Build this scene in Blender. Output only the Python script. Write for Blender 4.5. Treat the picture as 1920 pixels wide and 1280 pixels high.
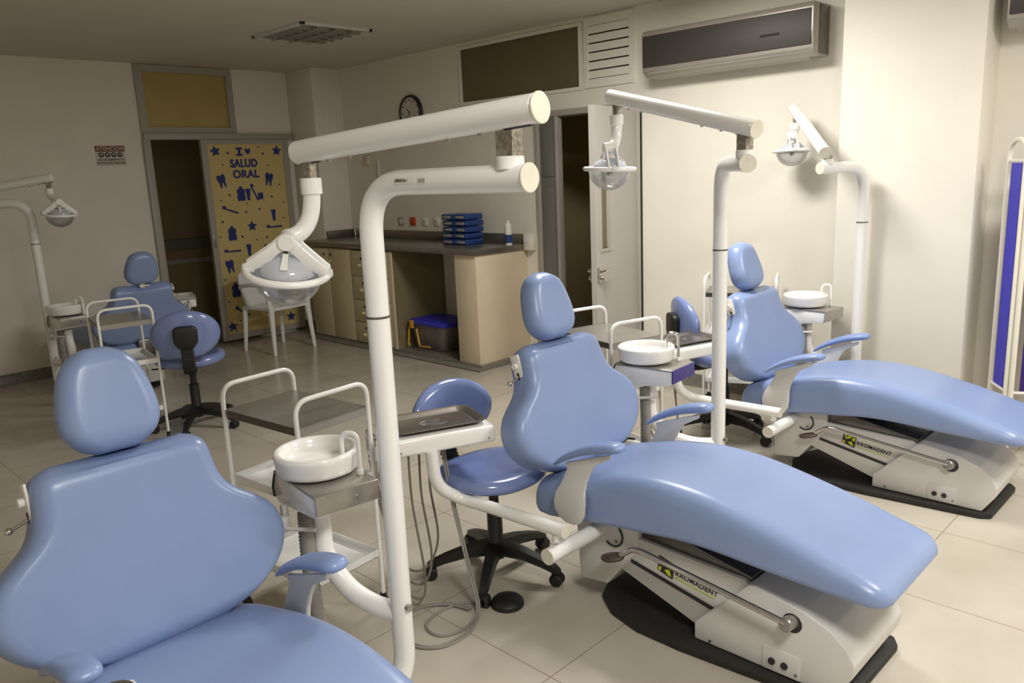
import bpy, bmesh, math, random
from mathutils import Vector, Matrix
random.seed(4)
PI = math.pi
scn = bpy.context.scene
for o in list(bpy.data.objects): bpy.data.objects.remove(o)
COL = scn.collection

# ------------------------------------------------------------------ camera
cam = bpy.data.objects.new('camera', bpy.data.cameras.new('camera'))
COL.objects.link(cam)
cam.data.sensor_width = 36.0
cam.data.lens = 1485.36 * 36.0 / 1920.0
cam.data.clip_start = 0.05
R = ((0.6966, 0.1790, -0.6947), (-0.7162, 0.1159, -0.6883), (-0.0427, 0.9770, 0.2089))
cx_ = Vector((R[0][0], R[1][0], R[2][0])).normalized()
cz_ = Vector((R[0][2], R[1][2], R[2][2])).normalized()
cy_ = cz_.cross(cx_).normalized(); cx_ = cy_.cross(cz_)
m = Matrix((cx_, cy_, cz_)).transposed().to_4x4()
m.translation = Vector((0, 0, 1.55))
cam.matrix_world = m
scn.camera = cam

# ------------------------------------------------------------------ world, exposure, main lights
scn.view_settings.view_transform = 'Standard'
scn.view_settings.look = 'None'
scn.view_settings.gamma = 1.0
scn.view_settings.use_curve_mapping = False
scn.view_settings.exposure = 0.14
w = bpy.data.worlds.new('world'); scn.world = w; w.use_nodes = True
w.node_tree.nodes['Background'].inputs[0].default_value = (0.9, 0.85, 0.75, 1)
w.node_tree.nodes['Background'].inputs[1].default_value = 0.05
CEIL = 2.63
LIT = [(3.30, 2.45, 46), (3.30, -0.35, 50), (0.75, -0.35, 46)]      # lit recessed ceiling fixtures
def room_light(x, y, p):
    l = bpy.data.lights.new('fixture_light', 'AREA'); l.shape = 'RECTANGLE'; l.size = 0.56; l.size_y = 0.56
    l.energy = p; l.color = (1.0, 0.97, 0.915)
    o = bpy.data.objects.new('fixture_light', l); COL.objects.link(o)
    o.location = (x, y, CEIL - 0.045)
    return o
LIGHTS = [room_light(*a) for a in LIT]

# ------------------------------------------------------------------ materials
def mat(name, col, rough=0.5, metal=0.0, spec=0.5, noise=0.0, nscale=20.0, bump=0.0, bscale=200.0, coat=0.0, emit=None, anis=None):
    mt = bpy.data.materials.new(name); mt.use_nodes = True
    nt = mt.node_tree; b = nt.nodes['Principled BSDF']
    b.inputs['Base Color'].default_value = (*col, 1); b.inputs['Roughness'].default_value = rough
    b.inputs['Metallic'].default_value = metal; b.inputs['Specular IOR Level'].default_value = spec
    b.inputs['Coat Weight'].default_value = coat
    tc = nt.nodes.new('ShaderNodeTexCoord')
    if noise > 0:
        n = nt.nodes.new('ShaderNodeTexNoise'); n.inputs['Scale'].default_value = nscale; n.inputs['Detail'].default_value = 4
        nt.links.new(tc.outputs['Object'], n.inputs['Vector'])
        r = nt.nodes.new('ShaderNodeValToRGB')
        r.color_ramp.elements[0].position = 0.3; r.color_ramp.elements[1].position = 0.7
        r.color_ramp.elements[0].color = (*[c * (1 - noise) for c in col], 1)
        r.color_ramp.elements[1].color = (*[min(1, c * (1 + noise)) for c in col], 1)
        nt.links.new(n.outputs['Fac'], r.inputs['Fac']); nt.links.new(r.outputs['Color'], b.inputs['Base Color'])
    if bump > 0:
        n2 = nt.nodes.new('ShaderNodeTexNoise'); n2.inputs['Scale'].default_value = bscale
        nt.links.new(tc.outputs['Object'], n2.inputs['Vector'])
        bp = nt.nodes.new('ShaderNodeBump'); bp.inputs['Strength'].default_value = bump; bp.inputs['Distance'].default_value = 0.002
        nt.links.new(n2.outputs['Fac'], bp.inputs['Height']); nt.links.new(bp.outputs['Normal'], b.inputs['Normal'])
    if emit:
        b.inputs['Emission Color'].default_value = (*emit[0], 1); b.inputs['Emission Strength'].default_value = emit[1]
    return mt

def floor_mat():
    mt = bpy.data.materials.new('floor_tiles'); mt.use_nodes = True
    nt = mt.node_tree; b = nt.nodes['Principled BSDF']
    g = nt.nodes.new('ShaderNodeNewGeometry')
    mp = nt.nodes.new('ShaderNodeMapping'); mp.inputs['Location'].default_value = (-0.42 / .6, -0.30 / .6, 0)
    mp.inputs['Scale'].default_value = (1 / .6, 1 / .6, 1)
    nt.links.new(g.outputs['Position'], mp.inputs['Vector'])
    br = nt.nodes.new('ShaderNodeTexBrick'); br.offset = 0.0; br.squash = 1.0
    br.inputs['Scale'].default_value = 1.0; br.inputs['Brick Width'].default_value = 1.0; br.inputs['Row Height'].default_value = 1.0
    br.inputs['Mortar Size'].default_value = 0.0035; br.inputs['Mortar Smooth'].default_value = 0.3
    br.inputs['Color1'].default_value = (.56, .515, .44, 1); br.inputs['Color2'].default_value = (.54, .495, .42, 1)
    br.inputs['Mortar'].default_value = (.30, .235, .165, 1)
    nt.links.new(mp.outputs['Vector'], br.inputs['Vector'])
    n = nt.nodes.new('ShaderNodeTexNoise'); n.inputs['Scale'].default_value = 2.2; n.inputs['Detail'].default_value = 6
    nt.links.new(g.outputs['Position'], n.inputs['Vector'])
    mx = nt.nodes.new('ShaderNodeMix'); mx.data_type = 'RGBA'; mx.blend_type = 'MULTIPLY'
    rp = nt.nodes.new('ShaderNodeValToRGB'); rp.color_ramp.elements[0].color = (.84, .83, .80, 1); rp.color_ramp.elements[1].color = (1, 1, 1, 1)
    rp.color_ramp.elements[0].position = .32; rp.color_ramp.elements[1].position = .62
    nt.links.new(n.outputs['Fac'], rp.inputs['Fac'])
    mx.inputs[0].default_value = 1.0
    nt.links.new(br.outputs['Color'], mx.inputs[6]); nt.links.new(rp.outputs['Color'], mx.inputs[7])
    nt.links.new(mx.outputs[2], b.inputs['Base Color'])
    b.inputs['Roughness'].default_value = 0.2; b.inputs['Specular IOR Level'].default_value = 0.45
    return mt

def terrazzo():
    mt = bpy.data.materials.new('terrazzo'); mt.use_nodes = True
    nt = mt.node_tree; b = nt.nodes['Principled BSDF']
    g = nt.nodes.new('ShaderNodeNewGeometry')
    v = nt.nodes.new('ShaderNodeTexVoronoi'); v.inputs['Scale'].default_value = 110
    nt.links.new(g.outputs['Position'], v.inputs['Vector'])
    r = nt.nodes.new('ShaderNodeValToRGB'); r.color_ramp.elements[0].color = (.36, .33, .28, 1); r.color_ramp.elements[1].color = (.17, .155, .135, 1)
    r.color_ramp.elements[0].position = .1; r.color_ramp.elements[1].position = .5
    nt.links.new(v.outputs['Distance'], r.inputs['Fac']); nt.links.new(r.outputs['Color'], b.inputs['Base Color'])
    b.inputs['Roughness'].default_value = 0.35
    return mt

def clear_mat(name, tint=(.95, .96, .97), gloss=.06):
    mt = bpy.data.materials.new(name); mt.use_nodes = True
    nt = mt.node_tree; out = nt.nodes['Material Output']; nt.nodes.remove(nt.nodes['Principled BSDF'])
    t = nt.nodes.new('ShaderNodeBsdfTransparent'); t.inputs['Color'].default_value = (*tint, 1)
    gl = nt.nodes.new('ShaderNodeBsdfGlossy'); gl.inputs['Roughness'].default_value = .04
    lw = nt.nodes.new('ShaderNodeLayerWeight'); lw.inputs['Blend'].default_value = .25
    ad = nt.nodes.new('ShaderNodeMath'); ad.operation = 'MULTIPLY_ADD'; ad.inputs[1].default_value = .30; ad.inputs[2].default_value = gloss
    mx = nt.nodes.new('ShaderNodeMixShader')
    nt.links.new(lw.outputs['Fresnel'], ad.inputs[0]); nt.links.new(ad.outputs[0], mx.inputs['Fac'])
    fa = nt.nodes.new('ShaderNodeMath'); fa.operation = 'MULTIPLY_ADD'; fa.inputs[1].default_value = .35; fa.inputs[2].default_value = .07
    nt.links.new(lw.outputs['Facing'], fa.inputs[0])
    tr = nt.nodes.new('ShaderNodeBsdfTranslucent'); tr.inputs['Color'].default_value = (.85, .84, .80, 1)
    m0 = nt.nodes.new('ShaderNodeMixShader'); nt.links.new(fa.outputs[0], m0.inputs[0])
    nt.links.new(t.outputs[0], m0.inputs[1]); nt.links.new(tr.outputs[0], m0.inputs[2])
    nt.links.new(m0.outputs[0], mx.inputs[1]); nt.links.new(gl.outputs[0], mx.inputs[2]); nt.links.new(mx.outputs[0], out.inputs['Surface'])
    return mt

def dome_mat():
    mt = bpy.data.materials.new('frosted_reflector'); mt.use_nodes = True
    nt = mt.node_tree; out = nt.nodes['Material Output']; nt.nodes.remove(nt.nodes['Principled BSDF'])
    d = nt.nodes.new('ShaderNodeBsdfDiffuse'); d.inputs['Color'].default_value = (.84, .87, .93, 1)
    t = nt.nodes.new('ShaderNodeBsdfTranslucent'); t.inputs['Color'].default_value = (.90, .93, .98, 1)
    g = nt.nodes.new('ShaderNodeBsdfGlossy'); g.inputs['Roughness'].default_value = .12
    m1 = nt.nodes.new('ShaderNodeMixShader'); m1.inputs[0].default_value = .5
    m2 = nt.nodes.new('ShaderNodeMixShader'); m2.inputs[0].default_value = .10
    nt.links.new(d.outputs[0], m1.inputs[1]); nt.links.new(t.outputs[0], m1.inputs[2])
    nt.links.new(m1.outputs[0], m2.inputs[1]); nt.links.new(g.outputs[0], m2.inputs[2]); nt.links.new(m2.outputs[0], out.inputs['Surface'])
    return mt

M = dict(
    wall=mat('wall_paint', (.82, .785, .695), .62, noise=.03, nscale=3, bump=.15, bscale=60),
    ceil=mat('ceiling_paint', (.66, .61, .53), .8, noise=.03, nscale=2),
    floor=floor_mat(), terrazzo=terrazzo(),
    vinyl=mat('blue_vinyl', (.235, .318, .55), .31, noise=.03, nscale=6, bump=.10, bscale=420),
    shiny=mat('glossy_blue_vinyl', (.18, .24, .48), .16, noise=.04, nscale=8, coat=.4, bump=.1, bscale=300),
    pad=mat('armrest_vinyl', (.225, .315, .575), .32),
    white=mat('white_enamel', (.86, .86, .845), .22, noise=.015, nscale=5, coat=.2),
    grey_white=mat('pale_grey_enamel', (.66, .65, .63), .38, noise=.02, nscale=9),
    cream=mat('cream_plastic', (.82, .78, .66), .4),
    cap=mat('yellowed_cap', (.72, .69, .58), .4, noise=.06, nscale=30),
    chrome=mat('chrome', (.62, .60, .57), .14, 1.0),
    steel=mat('brushed_steel', (.36, .34, .31), .30, .65, noise=.08, nscale=12),
    counter=mat('dull_counter_steel', (.27, .25, .22), .28, .7, noise=.1, nscale=10),
    cabside=mat('dark_cabinet_side', (.20, .165, .085), .6, noise=.05, nscale=6),  # drawer unit body, dark olive against its cream fronts
    traysteel=mat('tray_steel', (.26, .235, .21), .30, .8, noise=.06, nscale=14),
    rusty=mat('worn_metal', (.36, .33, .28), .45, .6, noise=.45, nscale=90),
    darksteel=mat('dark_steel', (.17, .16, .15), .32, .9, noise=.1, nscale=15),
    black=mat('black_plastic', (.012, .012, .012), .42),
    rubber=mat('black_rubber', (.016, .015, .014), .6, noise=.2, nscale=40),
    dark=mat('dark_void', (.02, .02, .018), .8),
    brown=mat('brown_rubber', (.09, .06, .05), .55),
    hose=mat('grey_hose', (.28, .27, .25), .5, noise=.1, nscale=30),
    cord=mat('grey_cord', (.30, .28, .25), .5),
    browncord=mat('brown_hose', (.20, .175, .14), .45),
    bluecord=mat('blue_cable', (.05, .14, .32), .4),
    purple=mat('purple_metal', (.055, .04, .21), .3),
    porcelain=mat('white_porcelain', (.86, .85, .83), .12, coat=.4),
    
    glassbowl=clear_mat('clear_bowl'), dome=dome_mat(),
    window=mat('tinted_pane', (.15, .125, .065), .3, noise=.06, nscale=2),
    yellowglass=mat('yellow_pane', (.46, .36, .12), .35, noise=.08, nscale=3),
    framegrey=mat('grey_painted_frame', (.40, .375, .33), .45),
    doorgrey=mat('grey_painted_door', (.42, .40, .37), .42),
    darkdoor=mat('dark_grey_door', (.17, .165, .155), .45),
    corridor=mat('corridor_paint', (.62, .50, .28), .7),
    paper=mat('yellow_paper', (.66, .52, .22), .6, noise=.03, nscale=10),
    navy=mat('navy_foam', (.02, .035, .20), .6),
    cabinet=mat('cream_cabinet', (.62, .54, .33), .5, noise=.03, nscale=4),
    panelm=mat('beige_panel', (.72, .60, .43), .55, noise=.03, nscale=6),
    handle=mat('yellowed_plastic_handle', (.70, .62, .36), .35),
    acsilver=mat('silver_plastic', (.40, .37, .33), .3, .4),
    acdark=mat('dark_front', (.045, .038, .035), .55),
    boxblue=mat('blue_plastic', (.015, .05, .20), .35),
    red=mat('red_switch', (.55, .06, .02), .4),
    ochre=mat('yellow_latch', (.60, .33, .02), .4),
    murk=mat('cloudy_plastic', (.16, .14, .125), .35, noise=.3, nscale=9),
    signwhite=mat('sign_white', (.62, .58, .52), .5),
    signdark=mat('sign_ink', (.04, .035, .03), .5),
    signred=mat('sign_red', (.16, .02, .02), .5),
    screenblue=mat('blue_screen_cloth', (.045, .04, .52), .5),
    screenpurple=mat('purple_screen_cloth', (.03, .008, .16), .5),
    orange=mat('orange_plastic', (.55, .12, .03), .4),
    logoy=mat('logo_yellow', (.62, .60, .02), .5),
    ink=mat('ink_black', (.02, .02, .025), .5),
    lime=mat('lime_line', (.45, .55, .05), .5),
    label=mat('label_white', (.80, .78, .74), .4),
    lit=mat('lit_diffuser', (.9, .9, .85), .5, emit=((1, .93, .82), 6.0)),
)

# ------------------------------------------------------------------ mesh helpers
class MB:
    def __init__(s): s.bm = bmesh.new()
    def box(s, a, b, bev=0.0, seg=2, mtx=None):
        a = Vector(a); b = Vector(b); c = (a + b) / 2; d = b - a
        r = bmesh.ops.create_cube(s.bm, size=1.0, matrix=Matrix.Translation(c) @ Matrix.Diagonal((abs(d.x), abs(d.y), abs(d.z), 1)))
        vs = r['verts']
        if bev > 0:
            es = list({e for v in vs for e in v.link_edges})
            rr = bmesh.ops.bevel(s.bm, geom=es, offset=bev, segments=seg, affect='EDGES', profile=.5)
            vs = list({v for v in rr['verts']} | {v for v in vs if v.is_valid})
        if mtx is not None: bmesh.ops.transform(s.bm, matrix=mtx, verts=vs)
        return s
    def prism(s, pts, axis, lo, hi, bev=0.0, seg=2, mtx=None):
        """pts: 2D outline; axis 'y' -> pts are (x,z); axis 'x' -> (y,z); axis 'z' -> (x,y)"""
        def P(p, h):
            return {'y': (p[0], h, p[1]), 'x': (h, p[0], p[1]), 'z': (p[0], p[1], h)}[axis]
        a = [s.bm.verts.new(P(p, lo)) for p in pts]; b = [s.bm.verts.new(P(p, hi)) for p in pts]
        n = len(pts); fs = [s.bm.faces.new(a), s.bm.faces.new(b[::-1])]
        for i in range(n): fs.append(s.bm.faces.new((a[i], b[i], b[(i + 1) % n], a[(i + 1) % n])))
        bmesh.ops.recalc_face_normals(s.bm, faces=fs)
        vs = a + b
        if bev > 0:
            es = list({e for f in fs for e in f.edges})
            rr = bmesh.ops.bevel(s.bm, geom=es, offset=bev, segments=seg, affect='EDGES', profile=.5)
            vs = list({v for v in rr['verts']} | {v for v in vs if v.is_valid})
        if mtx is not None: bmesh.ops.transform(s.bm, matrix=mtx, verts=vs)
        return s
    def loft(s, secs, cap=True):
        rings = [[s.bm.verts.new(p) for p in sec] for sec in secs]
        n = len(rings[0]); fs = []
        for i in range(len(rings) - 1):
            for j in range(n):
                fs.append(s.bm.faces.new((rings[i][j], rings[i][(j + 1) % n], rings[i + 1][(j + 1) % n], rings[i + 1][j])))
        if cap:
            fs.append(s.bm.faces.new(rings[0][::-1])); fs.append(s.bm.faces.new(rings[-1]))
        bmesh.ops.recalc_face_normals(s.bm, faces=fs)
        return s
    def tube(s, pts, r, seg=14, closed=False, cap=True, rad=None, sq=False):
        P = [Vector(p) for p in pts]; n = len(P)
        T = []
        for i in range(n):
            if closed: t = P[(i + 1) % n] - P[i - 1]
            else: t = P[min(i + 1, n - 1)] - P[max(i - 1, 0)]
            T.append(t.normalized())
        up = Vector((0, 0, 1))
        if abs(T[0].dot(up)) > .9: up = Vector((1, 0, 0))
        N = (up - T[0] * up.dot(T[0])).normalized()
        secs = []
        for i in range(n):
            N = (N - T[i] * N.dot(T[i])).normalized(); B = T[i].cross(N)
            rr = rad[i] if rad else r
            secs.append([P[i] + (N * math.cos(2 * PI * k / seg) + B * math.sin(2 * PI * k / seg)) * rr for k in range(seg)])
        if closed: secs.append(secs[0]); 
        if closed:
            rings = [[s.bm.verts.new(p) for p in sec] for sec in secs[:-1]]; rings.append(rings[0])
            for i in range(n):
                for j in range(seg):
                    s.bm.faces.new((rings[i][j], rings[i][(j + 1) % seg], rings[i + 1][(j + 1) % seg], rings[i + 1][j]))
            bmesh.ops.recalc_face_normals(s.bm, faces=s.bm.faces)
        else: s.loft(secs, cap)
        return s
    def lathe(s, prof, c=(0, 0, 0), seg=32, mtx=None):
        """prof: list of (r, z)"""
        secs = [];c = Vector(c)
        for r, z in prof:
            secs.append([c + Vector((max(r, 1e-4) * math.cos(2 * PI * k / seg), max(r, 1e-4) * math.sin(2 * PI * k / seg), z)) for k in range(seg)])
        if mtx is not None: secs = [[mtx @ p for p in q] for q in secs]
        s.loft(secs, True)
        return s
    def cyl(s, a, b, r, r2=None, seg=20, bev=0.0):
        a = Vector(a); b = Vector(b); r2 = r if r2 is None else r2
        if bev > 0:
            d = (b - a).normalized() * bev
            s.tube([a, a + d, b - d, b], r, seg, rad=[r - bev, r, r2, r2 - bev])
            return s
        s.tube([a, b], r, seg, rad=[r, r2]); return s
    def ball(s, c, r, sx=1, sy=1, sz=1):
        bmesh.ops.create_uvsphere(s.bm, u_segments=20, v_segments=12, radius=r, matrix=Matrix.Translation(Vector(c)) @ Matrix.Diagonal((sx, sy, sz, 1)))
        return s
    def plate(s, pts3, d):
        """polygon in 3D extruded by vector d"""
        d = Vector(d); a = [s.bm.verts.new(p) for p in pts3]; b = [s.bm.verts.new(Vector(p) + d) for p in pts3]
        n = len(a); fs = [s.bm.faces.new(a), s.bm.faces.new(b[::-1])]
        for i in range(n): fs.append(s.bm.faces.new((a[i], b[i], b[(i + 1) % n], a[(i + 1) % n])))
        bmesh.ops.recalc_face_normals(s.bm, faces=fs); return s
    def build(s, name, material, parent=None, ang=35, smooth=True):
        me = bpy.data.meshes.new(name)
        bmesh.ops.recalc_face_normals(s.bm, faces=s.bm.faces)
        s.bm.to_mesh(me); s.bm.free()
        if smooth:
            for p in me.polygons: p.use_smooth = True
            me.set_sharp_from_angle(angle=math.radians(ang))
        me.materials.append(M[material] if isinstance(material, str) else material)
        o = bpy.data.objects.new(name, me); COL.objects.link(o)
        if parent: o.parent = parent
        return o

def smooth_path(pts, r=0.05, n=7, closed=False):
    """round the corners of a polyline"""
    P = [Vector(p) for p in pts]; out = []; N = len(P)
    rng = range(N) if closed else range(1, N - 1)
    if not closed: out.append(P[0])
    for i in rng:
        a, b, c = P[i - 1], P[i], P[(i + 1) % N]
        rr = min(r, (a - b).length * .49, (c - b).length * .49)
        p0 = b + (a - b).normalized() * rr; p1 = b + (c - b).normalized() * rr
        for k in range(n + 1):
            t = k / n; out.append(p0 * (1 - t) ** 2 + b * 2 * t * (1 - t) + p1 * t * t)
    if not closed: out.append(P[-1])
    return out
def spline(pts, n=8, closed=False):
    P = [Vector(p) for p in pts]; out = []; N = len(P)
    for i in range(N if closed else N - 1):
        if closed: a, b, c, d = P[i - 1], P[i], P[(i + 1) % N], P[(i + 2) % N]
        else: a, b, c, d = P[max(i - 1, 0)], P[i], P[i + 1], P[min(i + 2, N - 1)]
        for k in range(n):
            t = k / n
            out.append(.5 * ((2 * b) + (c - a) * t + (2 * a - 5 * b + 4 * c - d) * t * t + (3 * b - a - 3 * c + d) * t ** 3))
    if not closed: out.append(P[-1])
    return out
def interp(tab, x):
    """smooth interpolation in a table of tuples"""
    if x <= tab[0][0]: return tab[0][1:]
    for i in range(len(tab) - 1):
        if tab[i][0] <= x <= tab[i + 1][0]:
            a, b, c, d = tab[max(i - 1, 0)], tab[i], tab[i + 1], tab[min(i + 2, len(tab) - 1)]
            h = c[0] - b[0]; t = (x - b[0]) / h; o = []
            for k in range(1, len(b)):
                m0 = (c[k] - a[k]) / (c[0] - a[0]) * h; m1 = (d[k] - b[k]) / (d[0] - b[0]) * h
                o.append((2 * t ** 3 - 3 * t * t + 1) * b[k] + (t ** 3 - 2 * t * t + t) * m0 + (-2 * t ** 3 + 3 * t * t) * c[k] + (t ** 3 - t * t) * m1)
            return o
    return tab[-1][1:]
def rrect(hw, zb, zt, rt, rb, n=6, m=10):
    """rounded rectangle outline in (y,z), with extra points along top and bottom"""
    h = zt - zb
    rt = min(rt, hw * .98, h * .62); rb = min(rb, hw * .98, max(h - rt, .001) * .98)
    pts = []
    def arc(cy, cz, r, a0):
        for k in range(n + 1):
            a = a0 + PI / 2 * k / n; pts.append((cy + r * math.cos(a), cz + r * math.sin(a)))
    arc(hw - rt, zt - rt, rt, 0)
    for k in range(1, m): pts.append(((hw - rt) * (1 - 2 * k / m), zt))
    arc(-hw + rt, zt - rt, rt, PI / 2); arc(-hw + rb, zb + rb, rb, PI)
    for k in range(1, m): pts.append(((-hw + rb) * (1 - 2 * k / m), zb))
    arc(hw - rb, zb + rb, rb, 3 * PI / 2)
    return pts

def empty(name, loc=(0, 0, 0), rz=0.0):
    o = bpy.data.objects.new(name, None); COL.objects.link(o); o.location = loc; o.rotation_euler = (0, 0, rz); o.empty_display_size = .1
    return o
def tag(o, label=None, cat=None, group=None, kind=None):
    if label: o['label'] = label
    if cat: o['category'] = cat
    if group: o['group'] = group
    if kind: o['kind'] = kind
    return o
def struct(name, mb, material, parent=None, ang=35, smooth=True):
    o = mb.build(name, material, parent, ang, smooth)
    if not parent: o['kind'] = 'structure'
    return o
def copy_tree(o, parent=None):
    c = o.copy(); COL.objects.link(c)
    if parent: c.parent = parent
    for ch in list(o.children): copy_tree(ch, c)
    return c
def text_mesh(name, body, size, material, parent, mtx, depth=.001, bold=0.0, align='LEFT', sx=1.0):
    cu = bpy.data.curves.new(name, 'FONT'); cu.body = body; cu.size = size; cu.extrude = depth; cu.offset = bold; cu.align_x = align
    cu.space_character = 1.05
    t = bpy.data.objects.new('tmp', cu); COL.objects.link(t)
    dg = bpy.context.evaluated_depsgraph_get(); dg.update()
    me = bpy.data.meshes.new_from_object(t.evaluated_get(dg)); bpy.data.objects.remove(t)
    me.name = name; me.transform(mtx @ Matrix.Diagonal((sx, 1, 1, 1))); me.materials.clear(); me.materials.append(M[material])
    o = bpy.data.objects.new(name, me); COL.objects.link(o)
    if parent: o.parent = parent
    return o
RX90 = Matrix.Rotation(PI / 2, 4, 'X')

# ================================================================== SETTING
XR, YL = 4.80, 7.49                      # wall with the air conditioner (x), wall with the sliding door (y)
X0, Y0 = -1.6, -3.2
m = MB().box((X0, Y0, -.06), (XR + 2.4, YL + 2.2, 0)); struct('floor', m, 'floor')
m = MB().box((X0, Y0, CEIL), (XR + .2, YL + .15, CEIL + .08)); struct('ceiling', m, 'ceil')
# left wall (sliding-door wall): opening x 2.98..3.90, z 0..1.98 ; transom x 2.96..3.86 z 2.03..2.61
m = MB()
m.box((X0, YL, 0), (2.98, YL + .12, CEIL)); m.box((3.90, YL, 0), (XR + .12, YL + .12, CEIL))
m.box((2.98, YL, 1.99), (3.90, YL + .12, 2.05)); m.box((2.98, YL, 2.61), (3.90, YL + .12, CEIL)); m.box((3.84, YL, 2.05), (3.90, YL + .12, 2.61))
struct('wall_left', m, 'wall')
m = MB()   # corner column between both walls
m.box((4.46, 7.02, 0), (XR, YL, CEIL), .004); struct('wall_corner_column', m, 'wall')
# back wall (x = XR): doorway y 3.40..4.36 z 0..1.97 ; transom y 3.90..5.23 z 2.14..2.58 ; louvre y 3.43..3.86
m = MB()
m.box((XR, 5.23, 0), (XR + .12, YL, CEIL)); m.box((XR, 4.36, 0), (XR + .12, 5.23, 2.14)); m.box((XR, Y0, 0), (XR + .12, 3.40, CEIL))
m.box((XR, 3.40, 1.97), (XR + .12, 4.36, 2.14)); m.box((XR, 3.86, 2.14), (XR + .12, 3.90, CEIL)); m.box((XR, 3.40, 2.14), (XR + .12, 3.44, CEIL))
m.box((XR, 3.90, 2.585), (XR + .12, 5.23, CEIL)); m.box((XR, 3.44, 2.60), (XR + .12, 3.86, CEIL))
struct('wall_right', m, 'wall')
m = MB().box((4.55, 1.17, 0), (XR, 1.87, CEIL), .006); struct('wall_pillar', m, 'wall')
m = MB().box((X0 - .1, Y0, 0), (X0, YL + .12, CEIL)); struct('wall_near', m, 'wall')
m = MB().box((X0, Y0 - .1, 0), (XR + .12, Y0, CEIL)); struct('wall_rear', m, 'wall')
# corridor behind the sliding door and room behind door 2
m = MB(); m.box((2.4, YL + .12, 0), (2.5, YL + 1.5, CEIL)); m.box((4.7, YL + .12, 0), (4.8, YL + 1.5, CEIL)); m.box((2.4, YL + 1.4, 0), (4.8, YL + 1.5, CEIL)); m.box((2.4, YL + .12, CEIL), (4.8, YL + 1.5, CEIL + .05))
struct('wall_corridor', m, 'corridor')
m = MB(); m.box((XR + .12, 5.3, 0), (XR + 2.2, 5.4, CEIL)); m.box((XR + .12, 3.2, 0), (XR + 2.2, 3.3, CEIL)); m.box((XR + 2.1, 3.3, 0), (XR + 2.2, 5.3, CEIL)); m.box((XR + .12, 3.2, CEIL), (XR + 2.2, 5.4, CEIL + .05))
struct('wall_backroom', m, 'corridor')
# handrail strip on the corridor wall
m = MB().box((2.5, YL + 1.34, .86), (4.7, YL + 1.4, .98), .01); struct('trim_1', m, 'framegrey')
m = MB().box((2.5, YL + 1.36, .70), (4.7, YL + 1.4, .76), .01); struct('trim_2', m, 'wall')
# baseboards (coved terrazzo)
def base_prof(s=1): return [(0, 0), (.03 * s, 0), (.018 * s, .02), (.012 * s, .085), (0, .09)]
m = MB().prism([(YL - a, b) for a, b in base_prof()], 'x', X0, 2.95); m.prism([(YL - a, b) for a, b in base_prof()], 'x', 4.3, 4.46); struct('baseboard_left', m, 'terrazzo')
m = MB().prism([(XR - a, b) for a, b in base_prof()], 'y', 1.87, 3.38); m.prism([(XR - a, b) for a, b in base_prof()], 'y', Y0, 1.17)
struct('baseboard_right', m, 'terrazzo')
m = MB().prism([(4.55 - a, b) for a, b in base_prof()], 'y', 1.15, 1.89); struct('baseboard_pillar', m, 'terrazzo')
m = MB().prism([(4.46 - a, b) for a, b in base_prof()], 'y', 7.0, YL); struct('baseboard_corner', m, 'terrazzo')

# window_1 : transom over the sliding door
fr = MB()
for a, b in [((2.95, 2.031), (3.86, 2.085)), ((2.95, 2.565), (3.86, 2.625)), ((2.95, 2.085), (3.015, 2.565)), ((3.80, 2.085), (3.86, 2.565))]:
    fr.box((a[0], YL - .025, a[1]), (b[0], YL - .001, b[1]))
f = struct('window_1', fr, 'framegrey')
MB().box((3.01, YL + .0, 2.08), (3.80, YL + .012, 2.57)).build('glass_pane', 'yellowglass', f)
# window_2 : transom over the doorway of the right wall
fr = MB()
for a, b in [((3.885, 2.125), (5.25, 2.15)), ((3.885, 2.575), (5.25, 2.60)), ((5.225, 2.15), (5.25, 2.575)), ((3.885, 2.15), (3.925, 2.575))]:
    fr.box((XR - .012, a[0], a[1]), (XR - .001, b[0], b[1]))
f = struct('window_2', fr, 'wall')
MB().box((XR + .012, 3.9, 2.14), (XR + .02, 5.23, 2.585)).build('glass_pane', 'window', f)
# louvred vent
lv = MB()
for a, b in [((3.43, 2.13), (3.87, 2.19)), ((3.43, 2.56), (3.87, 2.615)), ((3.43, 2.19), (3.465, 2.56)), ((3.835, 2.19), (3.87, 2.56))]:
    lv.box((XR - .015, a[0], a[1]), (XR - .001, b[0], b[1]))
vent = empty('wall_vent', (0, 0, 0)); tag(vent, 'cream louvred vent high on the wall beside the dark transom pane', 'vent')
lv.build('frame', 'wall', vent)
for k in range(6):
    z = 2.195 + k * .062
    MB().prism([(XR - .008, z), (XR + .05, z + .045), (XR + .05, z + .062), (XR - .008, z + .052)], 'y', 3.46, 3.84).build('slat', 'wall', vent)
MB().box((XR + .06, 3.44, 2.14), (XR + .07, 3.86, 2.60)).build('backing', 'darkdoor', vent)

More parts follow.
